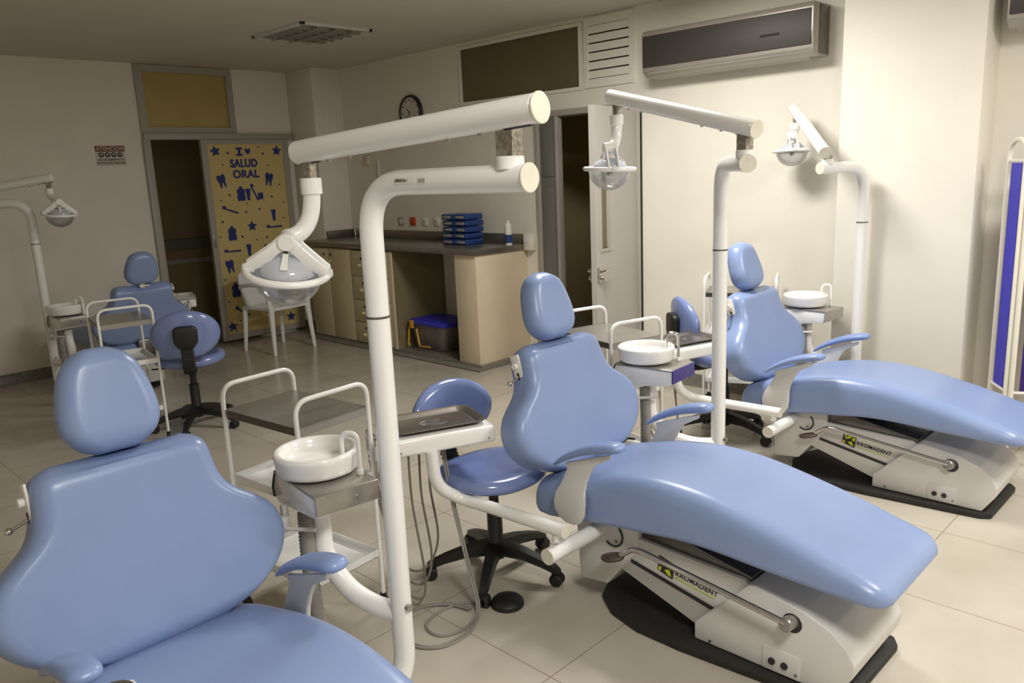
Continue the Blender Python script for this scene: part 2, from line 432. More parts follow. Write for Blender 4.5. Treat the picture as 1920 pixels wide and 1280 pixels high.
# door_1 : sliding door with rail, yellow paper and foam cut-outs
d1 = struct('door_1', MB().box((2.955, YL - .055, 1.972), (4.45, YL, 2.03), .004), 'framegrey')
MB().box((2.945, YL - .045, 0), (3.01, YL + .02, 1.985), .004).build('jamb', 'doorgrey', d1)
YD = YL - .045
fr = MB()
for a, b in [((3.46, .09), (3.52, 1.93)), ((4.315, .09), (4.375, 1.93)), ((3.46, 1.93), (4.375, 1.970)), ((3.46, .035), (4.375, .09))]:
    fr.box((a[0], YD - .02, a[1]), (b[0], YD + .02, b[1]))
leaf = fr.build('door_leaf', 'framegrey', d1)
MB().box((3.51, YD - .008, .08), (4.325, YD + .008, 1.94)).build('paper_sheet', 'paper', leaf)
MB().box((3.475, YD - .03, .96), (3.495, YD - .018, 1.08), .003).build('pull', 'steel', leaf)
YF = YD - .009
def foam(name, polys, x, z, rot=0.0, s=1.0):
    mb = MB()
    for pl in polys:
        pts = []
        for px, pz in pl:
            c, sn = math.cos(rot), math.sin(rot)
            pts.append((x + s * (px * c - pz * sn), z + s * (px * sn + pz * c)))
        mb.prism(pts, 'y', YF - .004, YF)
    return mb.build(name, 'navy', leaf, smooth=False)
star = [[((.055 if k % 2 == 0 else .026) * math.sin(PI * k / 5), (.055 if k % 2 == 0 else .026) * math.cos(PI * k / 5)) for k in range(10)]]
tooth = [[(-.04, .055), (-.02, .062), (0, .05), (.02, .062), (.04, .055), (.042, .02), (.032, -.01), (.03, -.065), (.018, -.065), (.004, -.015), (-.004, -.015), (-.018, -.065), (-.03, -.065), (-.032, -.01), (-.042, .02)]]
bottle = [[(-.04, -.065), (.04, -.065), (.043, -.02), (.034, 0), (.043, .02), (.036, .048), (.014, .055), (.014, .075), (-.014, .075), (-.014, .055), (-.036, .048), (-.043, .02), (-.034, 0), (-.043, -.02)]]
ttube = [[(-.026, .055), (.026, .055), (.014, -.04), (.014, -.058), (-.014, -.058), (-.014, -.04)]]
brush = [[(-.085, -.006), (-.085, .006), (-.04, .007), (.085, .009), (.088, 0), (.085, -.009), (-.04, -.007)], [(-.085, .006), (-.05, .006), (-.05, .024), (-.085, .024)]]
cup = [[(-.028, .032), (.028, .032), (.024, -.032), (-.024, -.032)]]
heart = [[(.0, -.026), (.016, -.012), (.026, .006), (.024, .018), (.013, .024), (.0, .013), (-.013, .024), (-.024, .018), (-.026, .006), (-.016, -.012)]]
for x, z, r in [(3.598, 1.865, .2), (4.246, 1.862, -.1), (3.894, 1.133, 0), (3.57, .165, .15), (4.22, .168, 0)]: foam('foam_star', star, x, z, r)
for x, z, r in [(3.632, 1.583, .25), (4.129, 1.585, -.2), (4.042, .88, 0), (3.616, .761, .15)]: foam('foam_tooth', tooth, x, z, r)
for x, z in [(3.815, 1.452), (3.677, 1.076), (3.648, .518)]: foam('foam_bottle', bottle, x, z)
for x, z in [(3.89, 1.446), (4.142, 1.228), (3.834, .903)]: foam('foam_tube', ttube, x, z)
for x, z, r in [(3.955, 1.462, -1.15), (3.683, 1.30, -.35), (4.136, 1.109, .02), (3.661, .905, 0), (3.69, .30, -.55)]: foam('foam_toothbrush', brush, x, z, r)
foam('foam_cup', cup, 4.02, 1.424)
foam('foam_heart', heart, 3.931, 1.86, 0, 1.15)
for x, z in [(3.696, 1.447), (4.142, 1.413), (3.993, 1.296), (3.845, 1.274), (3.589, 1.195), (3.779, 1.038), (4.043, 1.012), (4.092, 1.836), (3.724, 1.845)]: foam('foam_small_heart', heart, x, z, 0, .45)
for k, (x, z) in enumerate([(3.657, 1.736), (4.136, 1.721), (4.24, 1.527), (3.865, 1.359), (4.251, 1.191), (3.553, 1.055), (3.925, .996), (3.546, .635), (3.56, .414), (3.61, .112), (3.75, .66), (3.95, .62), (4.15, .7), (4.22, .95), (3.80, .42), (3.95, .25), (3.60, 1.40), (4.27, 1.35), (3.66, .21), (4.05, 1.90)]):
    foam('foam_dot', [[(.008 * math.cos(PI * j / 3), .008 * math.sin(PI * j / 3)) for j in range(6)]], x, z)
# big letter I with serifs, then the words
foam('letter_i', [[(-.034, .04), (.034, .04), (.034, .024), (.012, .020), (.012, -.020), (.034, -.024), (.034, -.04), (-.034, -.04), (-.034, -.024), (-.012, -.02), (-.012, .02), (-.034, .024)]], 3.842, 1.857)
text_mesh('lettering', 'SALUD', .104, 'navy', leaf, Matrix.Translation((3.735, YF - .001, 1.712)) @ RX90, .002, .0040, sx=.87)
text_mesh('lettering', 'ORAL', .104, 'navy', leaf, Matrix.Translation((3.752, YF - .001, 1.608)) @ RX90, .002, .0036, sx=1.0)

# door_2 : double door of the right wall, left leaf shut, right leaf swung open
fr = MB()
fr.box((XR - .03, 3.38, 1.955), (XR + .12, 4.38, 2.0), .004); fr.box((XR - .03, 4.335, 0), (XR + .12, 4.38, 1.96), .004); fr.box((XR - .03, 3.38, 0), (XR + .12, 3.415, 1.96), .004)
d2 = struct('door_2', fr, 'framegrey')
lf = MB().box((XR - .02, 4.15, .01), (XR + .02, 4.335, 1.955), .003).build('fixed_leaf', 'darkdoor', d2)
MB().box((XR - .028, 4.19, 1.5), (XR - .018, 4.31, 1.88), .004).build('leaf_panel', 'darkdoor', lf)
MB().box((XR - .028, 4.19, .12), (XR - .018, 4.31, 1.42), .004).build('leaf_panel', 'darkdoor', lf)
MB().box((XR - .035, 4.14, .01), (XR + .03, 4.165, 1.955), .003).build('leaf_edge', 'framegrey', lf)
hinge = Vector((XR - .03, 3.42)); far = Vector((4.15, 3.31)); dv = (far - hinge); Ld = dv.length; dvn = dv.normalized(); nv = Vector((-dvn.y, dvn.x))
DM = Matrix(((dvn.x, -nv.x, 0, hinge.x), (dvn.y, -nv.y, 0, hinge.y), (0, 0, 1, 0), (0, 0, 0, 1)))
lb = MB()
sl = .045
lb.prism([(0, .02), (Ld, .02), (Ld, 1.95), (0, 1.95), (0, 1.62), (Ld - .07, 1.62), (Ld - .07, 1.02), (Ld - .19, 1.02), (Ld - .19, 1.6199), (0, 1.6199)], 'y', -.02, .02)
bmesh.ops.transform(lb.bm, matrix=DM, verts=lb.bm.verts)
lf = lb.build('open_leaf', 'doorgrey', d2)
g = MB().box((Ld - .19, -.004, 1.02), (Ld - .07, .004, 1.62)); bmesh.ops.transform(g.bm, matrix=DM, verts=g.bm.verts); g.build('vision_panel', 'window', lf)
g = MB()
for a, b in [((Ld - .205, 1.02), (Ld - .185, 1.63)), ((Ld - .075, 1.02), (Ld - .055, 1.63)), ((Ld - .205, 1.63), (Ld - .055, 1.65)), ((Ld - .205, 1.0), (Ld - .055, 1.02))]:
    g.box((a[0], -.027, a[1]), (b[0], .027, b[1]))
bmesh.ops.transform(g.bm, matrix=DM, verts=g.bm.verts); g.build('vision_trim', 'framegrey', lf)
for side in (-1, 1):
    g = MB()
    g.box((Ld - .11, side * .02, .80), (Ld - .01, side * .035, .90), .004); g.cyl((Ld - .05, side * .03, .875), (Ld - .05, side * .07, .875), .014); g.cyl((Ld - .05, side * .03, .825), (Ld - .05, side * .06, .825), .018); g.box((Ld - .13, side * .05, .865), (Ld - .04, side * .065, .885), .004)
    bmesh.ops.transform(g.bm, matrix=DM, verts=g.bm.verts); g.build('bolt_lock', 'chrome', lf)
for z in (.35, .98, 1.72):
    g = MB().cyl((XR - .035, 3.415, z - .05), (XR - .035, 3.415, z + .05), .009); g.build('hinge', 'steel', lf)
MB().box((XR - .012, 3.37, .02), (XR - .002, 3.42, 1.955)).build('gap_seal', 'dark', d2)

# counter plinth and cabinets
m = MB(); m.prism([(4.16, 0), (4.155, .012), (4.19, .03), (4.19, .045), (XR, .045), (XR, 0)], 'y', 4.50, 7.02)
pl = m.build('counter_plinth', 'terrazzo'); pl['kind'] = 'structure'; pl.name = 'baseboard_counter'
CX = 4.21
def fronts(parent, y0, y1, z0, z1, n='door'):
    return MB().box((CX - .018, y0 + .003, z0 + .003), (CX, y1 - .003, z1 - .003), .003).build(n, 'cabinet', parent)
def lock(parent, y, z): MB().cyl((CX - .026, y, z), (CX - .016, y, z), .011, seg=12).build('lock', 'ink', parent)
cab = empty('cupboard_unit', (4.5, 6.6, .045)); cab.matrix_world = Matrix.Identity(4)
tag(cab, 'cream two-door cupboard under the left end of the steel worktop', 'cabinet')
m = MB(); m.box((CX, 6.225, .045), (XR - .002, 6.93, .915)); m.build('body', 'cabinet', cab)
for y0, y1, hy in [(6.58, 6.93, 6.64), (6.225, 6.58, 6.53)]:
    dr = fronts(cab, y0, y1, .05, .91)
    MB().tube(smooth_path([(CX - .016, hy, .705), (CX - .045, hy, .705), (CX - .045, hy, .80), (CX - .016, hy, .80)], .015, 4), .008, 8).build('handle', 'handle', dr)
    lock(dr, hy + .01, .855)
dc = empty('drawer_unit', (0, 0, 0)); tag(dc, 'cream four-drawer cabinet with yellowed handles beside the knee space', 'cabinet')
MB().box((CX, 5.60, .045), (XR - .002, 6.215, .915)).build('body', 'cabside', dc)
MB().box((CX - .012, 5.60, .045), (CX, 5.66, .915), .002).build('side_panel', 'panelm', dc)
zs = [.05, .245, .455, .675, .91]
for k in range(4):
    dr = fronts(dc, 5.66, 6.215, zs[k], zs[k + 1], 'drawer')
    zc = (zs[k] + zs[k + 1]) / 2 - .02; yc = 6.01
    MB().prism([(yc - .06, zc + .015), (yc - .05, zc - .012), (yc + .05, zc - .012), (yc + .06, zc + .015), (yc + .045, zc + .015), (yc + .04, zc + .002), (yc - .04, zc + .002), (yc - .045, zc + .015)], 'x', CX - .045, CX - .016, .003).build('handle', 'handle', dr)
    lock(dr, yc + .03, zc + .065)
ep = MB().box((4.205, 4.53, .045), (XR - .002, 4.78, .925), .004).build('end_panel', 'panelm'); ep.name = 'counter_end_wall'
tag(ep, 'beige boxed end block carrying the right end of the worktop', 'counter support')
ct = empty('worktop', (0, 0, 0)); tag(ct, 'long brushed steel worktop with upstand along the back wall', 'worktop')
MB().box((4.185, 4.51, .925), (XR - .003, 7.015, .968), .004).build('top', 'counter', ct)
MB().box((XR - .03, 4.54, .968), (XR - .002, 7.0, 1.045), .003).build('upstand', 'counter', ct)
MB().box((4.47, 6.985, .968), (XR - .03, 7.015, 1.045), .003).build('upstand', 'counter', ct)
MB().cyl((XR - .037, 6.93, .97), (XR - .037, 6.93, 1.05), .012).build('corner_pipe', 'chrome', ct)

# stack of five blue boxes (a bottom pair of trays is a box too)
for k in range(5):
    z = .969 + k * .052; dx, dy = [(0, 0), (.004, .01), (-.005, -.012), (.003, -.004), (0, 0)][k]
    bx = empty('instrument_box', (4.56 + dx, 5.05 + dy, z))
    words = ['lowest', 'second from the bottom', 'middle', 'second from the top', 'topmost'][k]
    tag(bx, 'blue plastic instrument box on the worktop, %s of the stack of five' % words, 'box', 'stacked blue boxes')
    MB().box((-.10, -.155, 0), (.10, .155, .047), .012, 3).build('case', 'boxblue', bx)
    for s in (-1, 1): MB().box((-.108, s * .08 - .05, .012), (-.098, s * .08 + .05, .034), .004).build('label_strip', 'acsilver', bx)
    MB().box((-.106, -.02, .004), (-.096, .02, .043), .004).build('clasp', 'boxblue', bx)
sc = empty('spray_can', (4.52, 4.72, .969)); sc.location = (4.60, 4.545, .969)
tag(sc, 'white and blue spray can standing at the right end of the worktop', 'spray can')
MB().lathe([(.026, 0), (.028, .004), (.028, .165), (.016, .18)]).build('can_body', 'label', sc)
MB().lathe([(.0285, .02), (.0287, .022), (.0287, .085), (.0285, .087)]).build('blue_band', 'boxblue', sc)
MB().lathe([(.012, .18), (.012, .20), (.006, .203)], seg=14).build('nozzle', 'cream', sc)

# wall fittings above the counter
for (y, matn, nm, lb_, cat, grp) in [(6.19, 'framegrey', 'wall_switch', 'grey metal switch plate left of the red outlet', 'switch', None), (6.01, 'red', 'wall_outlet', 'orange red electrical outlet above the worktop', 'outlet', None), (5.83, 'label', 'wall_outlet', 'square white outlet with a red dot, right of the orange one', 'outlet', None), (5.66, 'cream', 'wall_outlet', 'round-faced cream outlet nearest the blue boxes', 'outlet', None)]:
    o = empty(nm, (XR, y, 1.13)); tag(o, lb_, cat)
    MB().box((-.012, -.04, -.04), (0, .04, .04), .006).build('plate', matn, o)
    if nm == 'wall_switch': MB().box((-.018, -.018, -.025), (-.010, .012, .02), .003).build('rocker', 'label', o)
    elif matn == 'red': MB().box((-.017, -.03, -.03), (-.010, .03, .03), .003).build('socket_face', 'red', o)
    else:
        MB().cyl((-.018, 0, 0), (-.010, 0, 0), .026).build('socket_face', 'cream', o); MB().cyl((-.020, 0, 0), (-.017, 0, 0), .008, seg=10).build('pin_hole', 'signred' if matn == 'label' else 'ink', o)
o = empty('wall_box', (XR, 6.66, 1.72)); tag(o, 'small brown junction box on the back wall below the clock height', 'junction box')
MB().box((-.03, -.035, -.045), (0, .035, .045), .005).build('housing', 'panelm', o); MB().box((-.02, -.19, -.42), (-.006, -.17, .0), .002).build('cable_duct', 'wall', o)
o = empty('wall_control_box', (XR, 4.47, .985)); tag(o, 'small cream control box on the wall at the worktop end by the door', 'control box')
MB().box((-.06, -.05, -.07), (0, .05, .07), .01).build('housing', 'cream', o); MB().box((-.062, -.03, -.03), (-.058, .03, .03), .002).build('cover_plate', 'label', o)
# clock
o = empty('wall_clock', (XR, 5.92, 2.12)); tag(o, 'round wall clock with dark rim above the worktop', 'clock')
RY = Matrix.Rotation(-PI / 2, 4, 'Y')
MB().lathe([(.0, 0), (.158, 0), (.162, .012), (.155, .03), (.142, .034), (.138, .02), (.0, .02)], mtx=RY, seg=40).build('rim', 'black', o)
MB().lathe([(.0, .018), (.139, .018), (.139, .022), (0, .022)], mtx=RY, seg=40).build('dial', 'signwhite', o)
hb = MB()
for a, l, wd in [(.9, .07, .006), (2.4, .105, .0045)]:
    c, s = math.cos(a), math.sin(a)
    hb.plate([(-.027, -s * .0 - c * wd, -s * -wd), (-.027, c * wd, -s * wd), (-.027, s * l, c * l)], (.002, 0, 0))
hb.build('hand', 'ink', o)
nb = MB()
for k in range(12):
    a = k * PI / 6; nb.box((-.025, .115 * math.sin(a) - .005, .115 * math.cos(a) - .008), (-.022, .115 * math.sin(a) + .005, .115 * math.cos(a) + .008))
nb.build('hour_marks', 'signdark', o)
# safety sign on the left wall
o = empty('wall_sign', (2.665, YL, 1.84)); tag(o, 'white ATENCION safety notice with red header on the left wall', 'sign')
MB().box((-.125, -.004, -.085), (.125, 0, .085)).build('board', 'signwhite', o)
MB().box((-.123, -.006, .035), (.123, -.003, .083)).build('header', 'signred', o)
text_mesh('header_text', 'ATENCION', .046, 'signwhite', o, Matrix.Translation((0, -.0065, .044)) @ RX90, .0005, .0005, 'CENTER', sx=.95)
for k in range(4):
    c = (-.078 + k * .052, -.004, .008)
    q = MB().cyl((c[0], -.006, c[2]), (c[0], -.003, c[2]), .0225, seg=20).build('pictogram', 'signdark', o)
    MB().lathe([(.0, 0), (.009, 0), (.009, .001), (0, .001)], mtx=Matrix.Translation((c[0], -.0065, c[2] + .003)) @ RX90, seg=10).build('symbol', 'signwhite', q)
text_mesh('sign_text', 'USE LOS ELEMENTOS DE', .0225, 'signdark', o, Matrix.Translation((0, -.0055, -.042)) @ RX90, .0005, .0006, 'CENTER', sx=.86)
text_mesh('sign_text', 'PROTECCION PERSONAL', .0225, 'signdark', o, Matrix.Translation((0, -.0055, -.070)) @ RX90, .0005, .0006, 'CENTER', sx=.90)

# unlit recessed ceiling fixture in view, and lit ones outside the view
def ceiling_fixture(x, y, wx, wy, lit, label):
    o = empty('ceiling_light', (x, y, CEIL)); tag(o, label, 'ceiling light')
    f = MB(); hx, hy = wx / 2, wy / 2
    for a, b in [((-hx, -hy), (hx, -hy + .03)), ((-hx, hy - .03), (hx, hy)), ((-hx, -hy), (-hx + .03, hy)), ((hx - .03, -hy), (hx, hy))]:
        f.box((a[0], a[1], -.018), (b[0], b[1], 0), .002)
    f.build('frame', 'grey_white', o)
    MB().box((-hx + .03, -hy + .03, -.005), (hx - .03, hy - .03, -.002)).build('reflector', 'lit' if lit else 'steel', o)
    if not lit:
        for k in range(1, 6):
            yy = -hy + wy * k / 6; MB().box((-hx + .03, yy - .004, -.03), (hx - .03, yy + .004, -.004)).build('louvre_blade', 'acsilver', o)
        for k in range(1, 4):
            xx = -hx + wx * k / 4; MB().box((xx - .006, -hy + .03, -.034), (xx + .006, hy - .03, -.004)).build('louvre_blade', 'chrome', o)
    return o
ceiling_fixture(3.48, 5.41, .60, .70, False, 'unlit square louvred light fixture in the ceiling')
for k, (x, y, p) in enumerate(LIT):
    ceiling_fixture(x, y, .62, .62, True, ['lit ceiling panel in front of the air conditioner', 'lit ceiling panel above the screen side of the room', 'lit ceiling panel behind the camera', 'lit ceiling panel over the nearest dental chair'][k])

# air conditioners on the right wall
def air_con(y0, y1, label):
    o = empty('air_conditioner', (XR, (y0 + y1) / 2, 2.26)); tag(o, label, 'air conditioner')
    h = (y1 - y0) / 2
    MB().prism([(0, -.13), (-.17, -.135), (-.215, -.10), (-.222, .0), (-.222, .13), (-.205, .155), (0, .155)], 'y', -h, h, .008, 3).build('casing', 'acsilver', o)
    MB().box((-.226, -h + .012, -.075), (-.219, h - .012, .12), .003).build('front_panel', 'acdark', o)
    MB().box((-.15, -h - .004, -.12), (-.02, -h + .002, .145), .004).build('side_cover', 'darksteel', o)
    MB().prism([(-.205, -.112), (-.10, -.148), (-.095, -.144), (-.2, -.104)], 'y', -h + .06, h - .03).build('air_flap', 'framegrey', o)
    MB().box((-.2275, -h + .20, -.002), (-.2255, -h + .32, .012)).build('badge', 'dark', o)
    return o
air_con(2.05, 3.215, 'wide silver split air conditioner with dark front beside the louvred vent')
air_con(-.10, 1.10, 'silver air conditioner cut off at the top right corner, right of the pillar')

# folding privacy screen
def screen_panel(p0, p1, cloth, parent, zb=.45, zt=1.5, ztube=1.60):
    a = Vector((*p0, 0)); b = Vector((*p1, 0)); d = (b - a); n = d.normalized()
    def P(t, z): return Vector((a.x + d.x * t, a.y + d.y * t, z))
    fr = MB().tube(smooth_path([P(0, .06), P(0, ztube), P(1, ztube), P(1, .06)], .09, 8), .012, 10)
    f = fr.build('screen_frame', 'cream', parent)
    L = d.length
    for z in (zb, zt): MB().tube([P(0, z), P(1, z)], .008, 8).build('crossbar', 'label', parent)
    e = .035 / L
    w_ = Vector((-n.y, n.x, 0)) * .004
    MB().plate([P(e, zb + .01) - w_ / 2, P(1 - e, zb + .01) - w_ / 2, P(1 - e, zt - .01) - w_ / 2, P(e, zt - .01) - w_ / 2], w_).build('cloth_panel', cloth, parent)
    for t in (0, 1):
        MB().lathe([(.0, 0), (.014, .002), (.022, .02), (.014, .045), (.008, .06), (0, .06)], tuple(P(t, 0)), 14).build('caster', 'rubber', parent)
sp = empty('privacy_screen', (4.37, .97, 0)); sp.matrix_world = Matrix.Identity(4)
tag(sp, 'folding privacy screen with cream tube frame and blue purple cloth at right edge', 'screen')
screen_panel((4.56, 1.03), (4.40, .925), 'screenblue', sp, .38, 1.50, 1.60)
screen_panel((4.39, .90), (4.62, .40), 'screenpurple', sp, .38, 1.50, 1.60)

# ================================================================== DENTAL CHAIR (x toward the feet, y to the patient's left)
def make_chair():
    root = empty('dental_chair')
    # base mat
    mp = [(-.01, -.06), (.03, -.15), (.12, -.215), (.25, -.25), (.42, -.25), (.70, -.225), (.90, -.205), (.94, -.18), (.945, .20), (.92, .24), (.70, .25), (.42, .26), (.25, .25), (.12, .215), (.03, .15), (-.01, .06)]
    MB().prism(mp, 'z', 0, .028, .008, 2).build('base_mat', 'rubber', root)
    # lower housing
    hs = MB().prism([(.44, .03), (.44, .09), (.625, .285), (.65, .29), (.80, .265), (.88, .235), (.93, .195), (.955, .15), (.95, .11), (.90, .03)], 'y', -.19, .19, .006, 3).build('base_housing', 'grey_white', root)
    sv = MB().box((.68, -.194, .035), (.80, -.188, .112), .002).build('socket_plate', 'grey_white', hs)
    for x in (.712, .752): MB().cyl((x, -.199, .068), (x, -.19, .068), .011, seg=14).build('socket', 'ink', sv)
    for x, z in [(.788, .052), (.50, .045)]: MB().cyl((x, -.197, z), (x, -.19, z), .004, seg=8).build('screw', 'darksteel', hs)
    # lift arm
    la = MB().prism([(.14, .20), (.12, .165), (.46, .055), (.64, .25), (.60, .285), (.20, .30)], 'y', -.165, .165, .004).build('lift_arm', 'grey_white', root)
    MB().prism([(.175, .215), (.173, .203), (.505, .137), (.512, .148)], 'y', -.169, -.160).build('side_groove', 'ink', la)
    MB().prism([(.207, .372), (.207, .29), (.62, .275), (.62, .293)], 'y', -.150, .150, .004).build('arm_cover', 'darksteel', la)
    MB().box((.24, -.10, .28), (.42, .10, .385), .01).build('lift_column', 'dark', root)
    # logo
    lg = MB().plate([(.290, -.168, .268), (.352, -.168, .250), (.342, -.168, .196), (.283, -.168, .214)], (0, .003, 0)).build('logo_badge', 'ink', la, smooth=False)
    k = MB()
    for pl in ([(.294, .262), (.306, .2585), (.302, .242), (.316, .254), (.332, .250), (.316, .239), (.301, .236)], [(.337, .248), (.348, .2465), (.344, .228), (.328, .236)], [(.289, .229), (.3, .226), (.296, .213), (.287, .216)], [(.312, .222), (.330, .228), (.338, .204), (.324, .208)]):
        k.plate([(a, -.1695, b) for a, b in pl], (0, .002, 0))
    k.build('logo_mark', 'logoy', lg, smooth=False)
    tm = Matrix.Translation((.352, -.1675, .216)) @ Matrix.Rotation(.150, 4, 'Y') @ RX90
    text_mesh('logo_text', 'KROMADENT', .0255, 'ink', la, tm, .0006, .0002, sx=.99)
    MB().plate([(.348, -.167, .207), (.50, -.167, .184), (.50, -.167, .181), (.348, -.167, .204)], (0, .002, 0)).build('logo_line', 'lime', la, smooth=False)
    # rear cover
    rc = MB().prism([(-.07, .34), (-.055, .07), (.07, .085), (.205, .255), (.205, .37), (-.07, .37)], 'y', -.17, .17, .004).build('rear_cover', 'grey_white', root)
    MB().tube([(.10 + .042 * math.cos(a), -.173, .285 + .042 * math.sin(a)) for a in [(-130 + 18 * k) * PI / 180 for k in range(11)]], .0035, 6).build('cover_slot', 'ink', rc)
    MB().cyl((.112, -.175, .262), (.112, -.168, .262), .006, seg=8).build('screw', 'steel', rc)
    # foot pedal bar
    fb = MB().cyl((.77, -.192, .216), (.77, -.19, .216), .03, seg=24).build('pedal_hole', 'ink', hs)
    pb = MB().cyl((.77, -.16, .216), (.77, -.240, .232), .021, bev=.003).build('pedal_hub', 'steel', root)
    MB().tube(smooth_path([(.77, -.235, .237), (.27, -.235, .298), (.23, -.235, .297), (.18, -.235, .258)], .03, 5), .0098, 12).build('pedal_rod', 'chrome', pb)
    MB().lathe([(0, -.006), (.03, -.006), (.034, 0), (.032, .006), (.024, .006), (.022, .003), (.016, .003), (.014, .006), (0, .006)], mtx=Matrix.Translation((.145, -.235, .238)) @ Matrix.Rotation(-.25, 4, 'Y') @ Matrix.Diagonal((1.35, 1.0, 1.2, 1)), seg=28).build('pedal_pad', 'brown', pb)
    # seat and leg rest cushion
    tab = [(-.225, .245, .425, .315), (-.16, .245, .455, .308), (-.08, .247, .482, .318), (0, .248, .503, .332), (.14, .25, .537, .352), (.28, .25, .556, .368), (.40, .25, .557, .382), (.52, .248, .545, .385), (.70, .246, .510, .376), (.85, .243, .474, .370), (1.0, .238, .428, .364), (1.045, .232, .412, .362)]
    secs = []
    U = [-.225 + 1.28 * i / 60 for i in range(61)]
    re = .055
    for i, u in enumerate(U):
        hw, zt, zb = interp(tab, u)
        secs.append((u, hw, zt, zb, 0))
    full = []
    def sec(u, hw, zt, zb, ins, insz=None):
        insz = ins if insz is None else insz
        return [(u, y, z) for y, z in rrect(hw - ins, zb + insz * .6, zt - insz, .055, .022, 6, 14)]
    for a in (0, 15, 30, 45, 60, 75):
        a = math.radians(a); s = 1 - math.sin(a); d = .06 * (1 - math.cos(a)); hw, zt, zb = interp(tab, -.225 + d)
        if a == 0: full.append(sec(-.232, hw, zt, zb, .055, .05))
        full.append(sec(-.232 + d + .002, hw, zt, zb, .055 * s, .05 * s))
    for u in U:
        if -.16 <= u <= .98: full.append(sec(u, *interp(tab, u), 0))
    for a in (75, 60, 45, 30, 15, 0):
        a = math.radians(a); s = 1 - math.sin(a); u = 1.045 - .06 * (1 - math.cos(a)); hw, zt, zb = interp(tab, u)
        full.append(sec(u, hw, zt, zb, .06 * s, .03 * s))
    MB().loft(full).build('seat_cushion', 'vinyl', root, 60)
    # backrest
    base = Vector((-.15, 0, .445)); top = Vector((-.305, 0, .915)); A = (top - base); L = A.length; A.normalize(); Nn = Vector((A.z, 0, -A.x))
    wt = [(0, .125), (.04, .19), (.09, .25), (.17, .308), (.26, .343), (.36, .357), (.45, .350), (.52, .328), (.58, .295), (.63, .262), (.68, .238), (.74, .223), (.81, .216), (.88, .212), (.94, .204), (.98, .186), (1.0, .158)]
    secs = []
    for i in range(49):
        t = i / 48; tt = t
        hw = interp(wt, t)[0]
        e = min(1, min(t, 1 - t) / .11); th = .060 * math.sqrt(max(0.02, 1 - (1 - e) ** 2))
        pts = []
        for y, z in rrect(hw, -th, th, .046, .020, 6, 14):
            wing = .10 * max(0, abs(y) - .12) ** 2
            pts.append(base + A * (L * t - (.012 * (1 - (y / max(hw, .01)) ** 2) if t > .95 else 0)) + Nn * (z + wing) + Vector((0, y, 0)))
        secs.append(pts)
    bk = MB().loft(secs).build('backrest_cushion', 'vinyl', root, 60)
    # side lever plate
    for s in (-1,):
        PM = Matrix.Translation(base + A * (L * .82) + Vector((0, s * .214, 0)) - Nn * .014) @ Matrix.Rotation(math.atan2(A.x, A.z), 4, 'Y')
        b = MB().box((-.022, -.004, -.066), (.022, .004, .066), .003); bmesh.ops.transform(b.bm, matrix=PM, verts=b.bm.verts)
        pt = b.build('lever_plate', 'label', bk)
        b = MB().cyl((0, -.018, .025), (0, 0, .025), .011); bmesh.ops.transform(b.bm, matrix=PM, verts=b.bm.verts); b.build('knob', 'label', pt)
        b = MB().box((-.004, -.006, -.04), (.004, -.003, .0)); bmesh.ops.transform(b.bm, matrix=PM, verts=b.bm.verts); b.build('slot', 'ink', pt)
        b = MB().cyl((0, 0, -.015), (-.012, -.042, -.03), .004); b.ball((-.013, -.046, -.031), .009); bmesh.ops.transform(b.bm, matrix=PM, verts=b.bm.verts); b.build('lever', 'chrome', pt)
    MB().box((-.245, -.06, .33), (-.19, .06, .47), .01).build('hinge_block', 'darksteel', root)
    # headrest
    hc = Vector((-.335, 0, 1.040)); HA = Vector((-.30, 0, .95)).normalized(); HN = Vector((HA.z, 0, -HA.x))
    ht = [(0, .046), (.04, .072), (.12, .098), (.25, .115), (.38, .118), (.52, .113), (.67, .104), (.80, .091), (.90, .074), (.96, .054), (1, .028)]
    secs = []
    for i in range(33):
        t = i / 32; hw = interp(ht, t)[0]; e = min(1, min(t, 1 - t) / .2); th = .050 * math.sqrt(max(.03, 1 - (1 - e) ** 2))
        pts = [hc + HA * (.262 * (t - .5)) + HN * z + Vector((0, y, 0)) for y, z in rrect(hw, -th, th, .044, .044, 6, 8)]
        secs.append(pts)
    hr = MB().loft(secs).build('headrest', 'vinyl', root, 60)
    MB().box((-.325, -.022, .86), (-.308, .022, .98), .003).build('headrest_bar', 'chrome', hr)
    MB().box((-.356, -.035, .900), (-.315, .035, .910), .002).build('headrest_bracket', 'cream', hr)
    # armrests
    for s in (-1, 1):
        pl_ = [(-.018, .560), (.177, .630), (.172, .612), (.150, .600), (.108, .575), (.085, .540), (.068, .50), (.060, .465), (.060, .42), (.055, .375), (.038, .347), (.012, .334), (-.025, .334), (-.055, .347), (-.075, .372), (-.080, .402), (-.070, .438), (-.045, .475), (-.025, .51), (-.012, .540)]
        y0, y1 = (s * .266, s * .280)
        ar = MB().prism(pl_, 'y', min(y0, y1), max(y0, y1), .003).build('armrest_bracket', 'grey_white', root)
        ctab = [(-.058, .550, .022, .008), (-.02, .578, .029, .014), (.043, .612, .034, .017), (.11, .638, .036, .019), (.18, .655, .036, .019), (.215, .66, .030, .015), (.228, .66, .014, .007)]
        secs = []
        for i in range(25):
            u = -.058 + .286 * i / 24; z, hw, hh = interp(ctab, u)
            secs.append([(u, s * .277 + hw * math.copysign(abs(math.cos(a)) ** .75, math.cos(a)), z + hh * math.sin(a)) for a in [2 * PI * q / 20 for q in range(20)]])
        MB().loft(secs).build('armrest_pad', 'pad', ar, 60)
    # side pipe carrying the tray arm
    MB().cyl((.045, -.16, .295), (.045, -.455, .295), .027, bev=.002).build('side_pipe', 'white', root)
